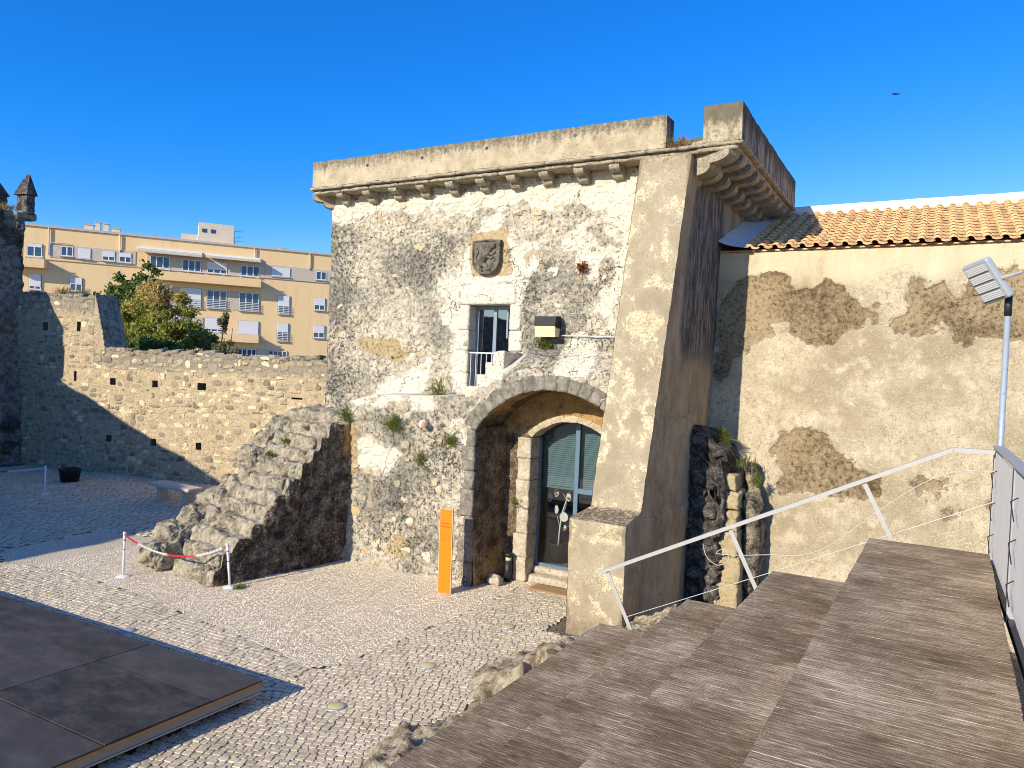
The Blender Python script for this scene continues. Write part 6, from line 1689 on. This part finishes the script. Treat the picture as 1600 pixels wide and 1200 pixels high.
def window(u0, u1, z0, z1, shut, leaves=2, rail=False):
    m = MB(); fr_ = 0.07
    for q in [(u0, u0 + fr_, z0, z1), (u1 - fr_, u1, z0, z1), (u0 + fr_, u1 - fr_, z1 - fr_, z1), (u0 + fr_, u1 - fr_, z0, z0 + fr_)] + [(u0 + (u1 - u0) * k / leaves - 0.05, u0 + (u1 - u0) * k / leaves + 0.05, z0 + fr_, z1 - fr_) for k in range(1, leaves)]:
        V, F = boxvf((q[0], -0.02, q[2]), (q[1], 0.09, q[3])); m.add(np.array([ap(*p) for p in V]), [f[::-1] for f in F])
    w = m.build('window', M_BWHITE, apt)
    abox('recess', u0 - 0.02, u1 + 0.02, 0.003, 0.056, z0 - 0.02, z1 + 0.02, M_BGLASS, w)
    for k in range(leaves):
        a = u0 + (u1 - u0) * k / leaves + 0.07; b = u0 + (u1 - u0) * (k + 1) / leaves - 0.07
        abox('pane', a, b, 0.057, 0.068, z0 + fr_, z1 - fr_, M_BGLASS, w)
    if shut > 0: abox('shutter', u0 + 0.03, u1 - 0.03, 0.07, 0.11, z1 - (z1 - z0) * shut, z1 - 0.01, M_SHUT, w)
    abox('sill', u0 - 0.08, u1 + 0.08, 0.05, 0.18, z0 - 0.08, z0 - 0.005, M_ROOFGREY, w)
    if rail:
        for k in range(5): abox('guard_bar', u0, u1, 0.16, 0.19, z0 + 0.10 + 0.17 * k, z0 + 0.15 + 0.17 * k, M_BWHITE, w)
for a in [(-0.34, 0.84, 12.5, 13.69, 0.25, 2), (2.27, 3.24, 12.83, 13.72, 0, 2), (3.63, 4.66, 12.74, 13.68, 0.97, 2), (5.60, 6.63, 12.73, 13.63, 0.6, 2), (6.98, 8.0, 12.70, 13.61, 0.45, 2), (9.56, 11.27, 12.46, 13.59, 0, 3), (12.38, 14.05, 12.40, 13.50, 0, 3), (14.6, 16.42, 12.40, 13.51, 0.7, 3), (17.69, 19.46, 12.40, 13.44, 0, 3), (20.63, 22.46, 12.62, 13.55, 0.97, 3), (25.03, 26.1, 12.65, 13.52, 0, 2)]: window(*a)
for a in [(-0.1, 0.82, 9.6, 10.97, 0.8, 2), (3.07, 4.03, 9.7, 10.94, 0.5, 2), (12.33, 14.15, 8.93, 10.78, 0.97, 3, True), (14.63, 16.46, 8.99, 10.76, 0, 3, True), (17.63, 19.51, 8.94, 10.75, 0, 3, True), (21.36, 22.48, 8.86, 10.72, 0.55, 2, True), (24.96, 26.06, 9.49, 10.76, 0.6, 2), (14.57, 16.29, 6.63, 8.01, 0.8, 3), (17.66, 19.55, 6.59, 7.93, 0.95, 3), (21.35, 22.45, 6.09, 7.91, 0.5, 2, True), (24.95, 26.1, 6.62, 7.91, 0.6, 2), (17.65, 19.41, 4.0, 5.13, 0, 4), (20.6, 22.39, 4.0, 5.07, 0, 4), (11.2, 13.2, 6.6, 8.0, 0.9, 3)]: window(*a)
def balcony(u0, u1, z0, z1, out):
    b = abox('balcony', u0, u1, 0.05, out, z0, z0 + 0.16, M_STUCCO)
    abox('parapet', u0, u1, out - 0.12, out, z0 + 0.165, z1, M_STUCCO, b)
    abox('parapet', u0, u0 + 0.12, 0.05, out - 0.125, z0 + 0.165, z1, M_STUCCO, b); abox('parapet', u1 - 0.12, u1, 0.05, out - 0.125, z0 + 0.165, z1, M_STUCCO, b)
    abox('top_rail', u0 + 0.1, u1 - 0.1, out - 0.09, out - 0.04, z1 + 0.16, z1 + 0.22, M_BWHITE, b)
    k = u0 + 0.3
    while k < u1:
        abox('rail_post', k, k + 0.05, out - 0.09, out - 0.04, z1 + 0.002, z1 + 0.158, M_BWHITE, b); k += 1.6
balcony(9.3, 19.55, 11.30, 12.10, 1.0); balcony(-2.0, 1.15, 11.50, 12.30, 1.0); balcony(13.2, 19.5, 5.75, 6.50, 1.0)
def awning(u0, u1, z0, z1, out):
    V = np.array([ap(u0, 0.06, z1), ap(u1, 0.06, z1), ap(u1, out, z0 + 0.12), ap(u0, out, z0 + 0.12), ap(u1, out, z0 - 0.08), ap(u0, out, z0 - 0.08)])
    a = obj('awning', V, [[3, 2, 1, 0], [5, 4, 2, 3]], M_AWN, apt)
    m = a.modifiers.new('thickness', 'SOLIDIFY'); m.thickness = 0.03
    abox('roller_case', u0, u1, 0.05, 0.22, z1 - 0.02, z1 + 0.16, M_BWHITE, a)
awning(8.5, 14.1, 13.82, 14.18, 0.95); awning(14.4, 19.5, 13.85, 14.12, 0.95)
ph = abox('stair_house', 13.75, 16.95, -4.0, -0.6, 15.46, 17.35, M_CREAM); abox('stair_house', 12.2, 13.74, -4.0, -0.8, 15.46, 16.1, M_CREAM)
for u_ in (14.05, 14.85): abox('vent_opening', u_, u_ + 0.42, -0.598, -0.57, 16.40, 16.76, M_BGLASS, ph)
for (u0, u1, z1) in [(4.0, 4.75, 15.95), (4.85, 5.30, 16.25), (5.55, 6.0, 16.2), (6.25, 6.95, 15.85), (21.3, 22.0, 15.65)]:
    c = abox('chimney', u0, u1, -1.2, -0.6, 15.46, z1, M_CREAM); abox('chimney_cap', u0 - 0.05, u1 + 0.05, -1.25, -0.55, z1 + 0.002, z1 + 0.08, M_ROOFGREY, c)
for u_, z0 in ((1.33, 12.8), (18.97, 14.3), (24.33, 13.6), (7.0, 13.65)):
    obj('downpipe', *tubevf([ap(u_, 0.12, z0), ap(u_, 0.12, 15.25)], 0.06, 6), M_ROOFGREY if u_ != 7.0 else M_STUCCO, apt)
obj('pipe_elbow', *tubevf([ap(1.4, 0.12, 13.92), ap(3.0, 0.12, 13.95)], 0.05, 6), M_ROOFGREY, apt)
an = MB(); an.tube([ap(17.1, -1, 15.46), ap(17.1, -1, 17.0)], 0.03, 6)
for z in (16.9, 16.3, 15.9): an.tube([ap(16.95, -1, z), ap(18.1, -1, z)], 0.018, 5)
for k in range(6): an.tube([ap(17.2 + 0.16 * k, -1.25, 16.9), ap(17.2 + 0.16 * k, -0.75, 16.9)], 0.014, 4)
an.build('antenna', M_GALV, apt)

# ==================================================================== trees and shrubs behind the wall
def leaf_quads(C, size, s, elong=1.8, flat_=0.0, droop=0.0, dry=None):
    r_ = np.random.default_rng(s); n = len(C)
    d = r_.normal(size=(n, 3)); d[:, 2] += 0.4; d /= np.linalg.norm(d, axis=1, keepdims=True)
    a = r_.normal(size=(n, 3)); a -= d * (a * d).sum(1, keepdims=True); a /= np.linalg.norm(a, axis=1, keepdims=True)
    sz = size * r_.uniform(0.6, 1.4, (n, 1))
    V = np.stack([C - d * sz * elong / 2, C + a * sz / 2, C + d * sz * elong / 2, C - a * sz / 2], 1).reshape(-1, 3)
    F = (np.arange(n)[:, None] * 4 + np.arange(4)).tolist()
    at = np.zeros((n, 3)); at[:, 0] = r_.random(n)
    if dry is not None: at[:, 1] = dry
    return V, F, np.repeat(at, 4, 0)
def tree(name, label, cat, base, limbs, blobs, n, size, mat, s, dryz=None, group=None, elong=1.8):
    t = thing(name, base, label, cat, group)
    b = np.array(base, float); r_ = np.random.default_rng(s)
    m = MB()
    for pts, r0, r1 in limbs:
        p = [b + np.array(q) for q in pts]; m.tube(smooth_path(p, 8), np.linspace(r0, r1, 8), 7)
    # twigs reaching into every clump
    for (cx, cy, cz, rx, ry, rz, wgt) in blobs:
        for k in range(5):
            e = r_.normal(size=3); e /= np.linalg.norm(e)
            m.tube([b + (cx * 0.4, cy * 0.4, cz * 0.55), b + (cx, cy, cz), b + np.array((cx, cy, cz)) + e * (rx, ry, rz) * 0.9], [0.03, 0.018, 0.006], 5)
    m.build('trunk', M_BARK, t, True)
    Cs = []; tot = sum(q[6] for q in blobs)
    for (cx, cy, cz, rx, ry, rz, wgt) in blobs:
        k = int(n * wgt / tot); sub = max(6, k // 130)
        e = r_.normal(size=(sub, 3)); e /= np.linalg.norm(e, axis=1, keepdims=True); e *= r_.uniform(0.45, 1.05, (sub, 1)) ** 0.6
        ctr = np.array((cx, cy, cz)) + e * (rx, ry, rz)
        idx = r_.integers(0, sub, k)
        Cs.append(ctr[idx] + r_.normal(size=(k, 3)) * np.array((rx, ry, rz)) * r_.uniform(0.10, 0.22, (k, 1)))
    C = np.concatenate(Cs); C = C[C[:, 2] > 0.05]
    dry = np.clip(dryz(C) + r_.uniform(-0.25, 0.25, len(C)), 0, 1) if dryz else None
    V, F, at = leaf_quads(C + b, size, s + 1, elong, dry=dry)
    obj('crown', V, F, mat, t, False, at)
    return t
tree('pine_tree', 'dark green pine crown rising above the curtain wall step', 'tree', (-38.5, 24.5, 0),
     [([(0, 0, 0), (0.2, 0, 3), (0.4, 0, 6), (0.8, 0, 8.4)], 0.22, 0.05), ([(0.2, 0, 4), (-1.2, 0, 6.0), (-2.2, 0, 6.8)], 0.10, 0.03), ([(0.3, 0, 5), (1.4, 0, 7), (2.2, 0, 8.5)], 0.10, 0.03)],
     [(-2.4, 0, 6.6, 0.9, 0.8, 0.6, 1), (-1.2, 0, 7.3, 0.9, 0.8, 0.7, 1.3), (0.0, 0.2, 7.9, 0.9, 0.8, 0.8, 1.5), (0.9, 0, 7.4, 1.0, 0.9, 0.9, 1.5), (2.4, 0, 8.4, 0.55, 0.6, 0.6, 0.7), (1.9, 0, 7.5, 0.8, 0.8, 0.7, 1), (-3.6, 0.3, 6.2, 0.7, 0.5, 0.6, .8), (-4.3, 0.3, 6.0, 0.5, 0.5, 0.4, .4), (0.2, 0, 6.3, 1.5, 1, 0.9, 1.6), (0.5, 0, 5.2, 1.3, 1, 0.9, 1.2)], 10000, 0.12, M_LEAFD, 41, elong=2.0)
tree('tamarisk_tree', 'feathery green and rusty tamarisk beside the pine above the wall', 'tree', (-33.6, 23.4, 0),
     [([(0, 0, 0), (0.1, 0, 2.5), (-0.3, 0, 5), (-0.6, 0, 7.6)], 0.16, 0.03), ([(0.1, 0, 2), (1.0, 0, 4.2), (1.8, 0, 6.2)], 0.10, 0.02), ([(0, 0, 2), (-1.3, 0, 4.2), (-2.0, 0, 6.2)], 0.10, 0.02)],
     [(-0.6, 0, 7.1, 1.0, 0.9, 0.8, 1.5), (0.6, 0, 6.9, 0.9, 0.9, 0.7, 1.1), (-1.7, 0, 6.3, 0.8, 0.8, 0.8, 1), (1.4, 0, 6.0, 1.0, 0.9, 0.8, 1.2), (0, 0, 5.6, 1.7, 1.1, 0.9, 2), (2.2, 0, 5.2, 0.8, 0.8, 0.6, 0.9), (-1.6, 0, 4.9, 0.9, 0.9, 0.8, 1), (0.8, 0, 4.6, 1.8, 1.0, 0.7, 1.2), (3.2, 0, 4.9, 0.8, 0.7, 0.5, 0.8), (-2.6, 0, 5.6, 0.8, 0.8, 0.7, 0.9)], 18000, 0.075, M_LEAFT, 43,
     lambda C: sstep(5.9, 7.6, C[:, 2] + 0.4 * np.sin(C[:, 0] * 3)) * 0.75, elong=3.2)
tree('dark_shrub', 'dense dark green shrub just behind the curtain wall under the tamarisk', 'shrub', (-31.8, 21.5, 0),
     [([(0, 0, 0), (0.2, 0, 2.5), (0.2, 0, 4.8)], 0.10, 0.03)],
     [(-1.6, 0, 4.35, 0.9, 0.7, 0.55, 1), (-0.4, 0, 4.6, 0.9, 0.7, 0.5, 1.1), (0.9, 0, 4.4, 0.9, 0.7, 0.5, 1.0), (-0.6, 0, 3.9, 1.6, 0.8, 0.6, 1.2), (2.2, 0, 4.2, 0.9, 0.6, 0.4, 0.7)], 6500, 0.10, M_LEAFD, 47, elong=2.0)
tree('wispy_shrub', 'wispy pale shrub above the wall right of the tamarisk', 'shrub', (-27.7, 22.0, 0),
     [([(0, 0, 0), (0.1, 0, 3), (0.6, 0, 6.2)], 0.06, 0.01), ([(0, 0, 2), (-0.6, 0, 4.2), (-0.9, 0, 5.2)], 0.05, 0.01), ([(0.1, 0, 3), (0.9, 0, 4.6), (1.1, 0, 5.6)], 0.04, 0.01)],
     [(0.5, 0, 5.7, 0.35, 0.3, 0.5, 1), (-0.6, 0, 4.7, 0.5, 0.4, 0.4, 1), (0.7, 0, 4.7, 0.6, 0.4, 0.45, 1), (0, 0, 4.3, 0.9, 0.5, 0.3, 1)], 2600, 0.05, M_LEAFP, 53, elong=3.2)

# ==================================================================== weeds on walls and paving
def tuft(label, p, nrm, h, n, mat, s, spread=0.5, wid=0.006, name='weed', group='weeds growing from the masonry'):
    r_ = np.random.default_rng(s); p = np.array(p, float); nrm = np.array(nrm, float); nrm /= np.linalg.norm(nrm)
    m = MB()
    for k in range(n * 3):
        d = nrm * r_.uniform(0.1, 0.7) + np.array((0, 0, 1)) * r_.uniform(0.3, 1.0) + r_.normal(size=3) * spread
        d /= np.linalg.norm(d); L = h * r_.uniform(0.25, 1.1) ; side = np.cross(d, r_.normal(size=3)); side /= np.linalg.norm(side)
        b = p + r_.normal(size=3) * h * 0.30 * (1 - np.abs(nrm) * 0.8)
        pts = [b + d * L * t - np.array((0, 0, 1)) * 0.35 * L * t * t for t in (0, 0.4, 0.75, 1.0)]
        w = wid * r_.uniform(0.7, 1.4)
        V = [];
        for q, ww in zip(pts, (0.6, 1, 0.8, 0.05)): V += [q - side * w * ww, q + side * w * ww]
        m.add(V, [[0, 1, 3, 2], [2, 3, 5, 4], [4, 5, 7, 6]], (r_.random(), 0.25 * (r_.random() < 0.12), 0))
    o = m.build(name, mat)
    return tag(o, label, 'weed', group)
fz = (0, -1, 0)
tuft('bushy grass tuft on the ledge left of the upper door', (-8.95, 12.75, 3.72), fz, 0.40, 90, M_WEED, 1, 0.35)
tuft('small bright green weed on the wall above the stair landing', (-11.05, 12.22, 3.20), fz, 0.22, 60, M_WEED, 2)
tuft('yellow green hanging weed below the ledge on the lower wall', (-9.72, 12.24, 3.10), fz, 0.28, 80, M_WEED, 3)
tuft('straggly green weed on the wall close to the arch shoulder', (-8.25, 12.22, 2.86), fz, 0.24, 60, M_WEED, 4)
tuft('low green weed on the lower wall above the gravel', (-9.0, 12.24, 2.42), fz, 0.20, 50, M_WEED, 5)
tuft('bright green weed below the wall lamp', (-6.66, 12.98, 4.86), fz, 0.20, 70, M_WEED, 6)
tuft('dry reddish weed on the upper wall near the buttress', (-5.92, 13.02, 6.36), fz, 0.16, 60, M_WEEDRED, 7)
tuft('dry straw coloured grass in the gap of the parapet', (-4.02, 12.70, 8.39), (0, -0.4, 1), 0.32, 60, M_WEEDDRY, 8, 0.7)
tuft('dark grass hanging over the top of the ruined stub', (-3.35, 14.2, 3.22), (0.3, -0.8, 0.5), 0.30, 50, M_WEED, 9, 0.6)
tuft('upright fern like weed on the shoulder of the ruined stub', (-2.98, 14.25, 2.70), (0, -0.3, 1), 0.42, 20, M_LEAFP, 10, 0.22, 0.009)
tuft('yellow green weed spilling at the right of the ruined stub', (-2.72, 14.3, 2.45), (0.5, -0.8, 0.2), 0.20, 40, M_WEED, 11)
tuft('tiny weed in the gravel beside the leaning barrier post', (-11.15, 9.55, 0.02), (0, 0, 1), 0.16, 40, M_WEED, 12, 0.7)
for k, (s_, w, z, lab) in enumerate([(2.35, 1.15, 2.55, 'green weed on the upper treads of the staircase'), (2.05, 1.30, 2.25, 'bright weed in the middle of the staircase'), (1.85, 1.75, 1.85, 'green weed on the left of the staircase'), (2.6, 0.75, 2.85, 'rusty weed near the top of the staircase')]):
    c = (SA[0] + SU[0] * s_ - SN[0] * w, SA[1] + SU[1] * s_ - SN[1] * w, z)
    tuft(lab, c, (0, -0.5, 1), 0.17, 40, M_WEED if k < 3 else M_WEEDDRY, 20 + k, 0.6)
def bwp(u, o, z): return (BP[0] + BU[0] * u + BN[0] * o, BP[1] + BU[1] * u + BN[1] * o, z)
tuft('dry feathery plant on top of the high curtain wall', bwp(2.0, -0.3, 6.40), (0, 0, 1), 0.50, 70, M_WEEDDRY, 30, 0.5)
tuft('pale green plant on top of the high curtain wall by its right end', bwp(2.9, -0.3, 6.36), (0, 0, 1), 0.45, 60, M_LEAFP, 31, 0.4)
tuft('dry plant on top of the keep beside the merlon', kq(0.75, 0.05, 9.55), (0, 0, 1), 0.45, 50, M_WEEDDRY, 32, 0.4)
tuft('olive moss clump on the damp inner pier of the arch', (-7.28, 13.22, 1.62), fz, 0.14, 40, M_WEED, 33)

# bird high in the sky
bd = thing('bird', (-1.77, 33.78, 16.18), 'small dark bird gliding in the blue sky at upper right', 'bird')
bc_ = np.array((-1.77, 33.78, 16.18)); R3 = _r2; 
V, F = tubevf([bc_ - R3 * 0.10 + (0, 0, 0.0), bc_ - R3 * 0.04, bc_ + R3 * 0.05, bc_ + R3 * 0.13 - (0, 0, 0.02)], [0.012, 0.035, 0.035, 0.008], 8); obj('body', V, F, M_BIRD, bd, True)
for sgn, tipz in ((-1, -0.11), (1, -0.05)):
    V = np.array([bc_ + R3 * (0.0), bc_ + R3 * 0.06, bc_ + np.array((0.0, -0.05, 0.03)) + R3 * (0.14 * sgn + 0.03), bc_ + np.array((0, -0.02, 0.03)) + R3 * (0.12 * sgn), bc_ + R3 * (0.24 * sgn) + (0, 0, tipz)])
    o = obj('wing', V, [[0, 1, 2, 3], [3, 2, 4]], M_BIRD, bd); m = o.modifiers.new('thickness', 'SOLIDIFY'); m.thickness = 0.008
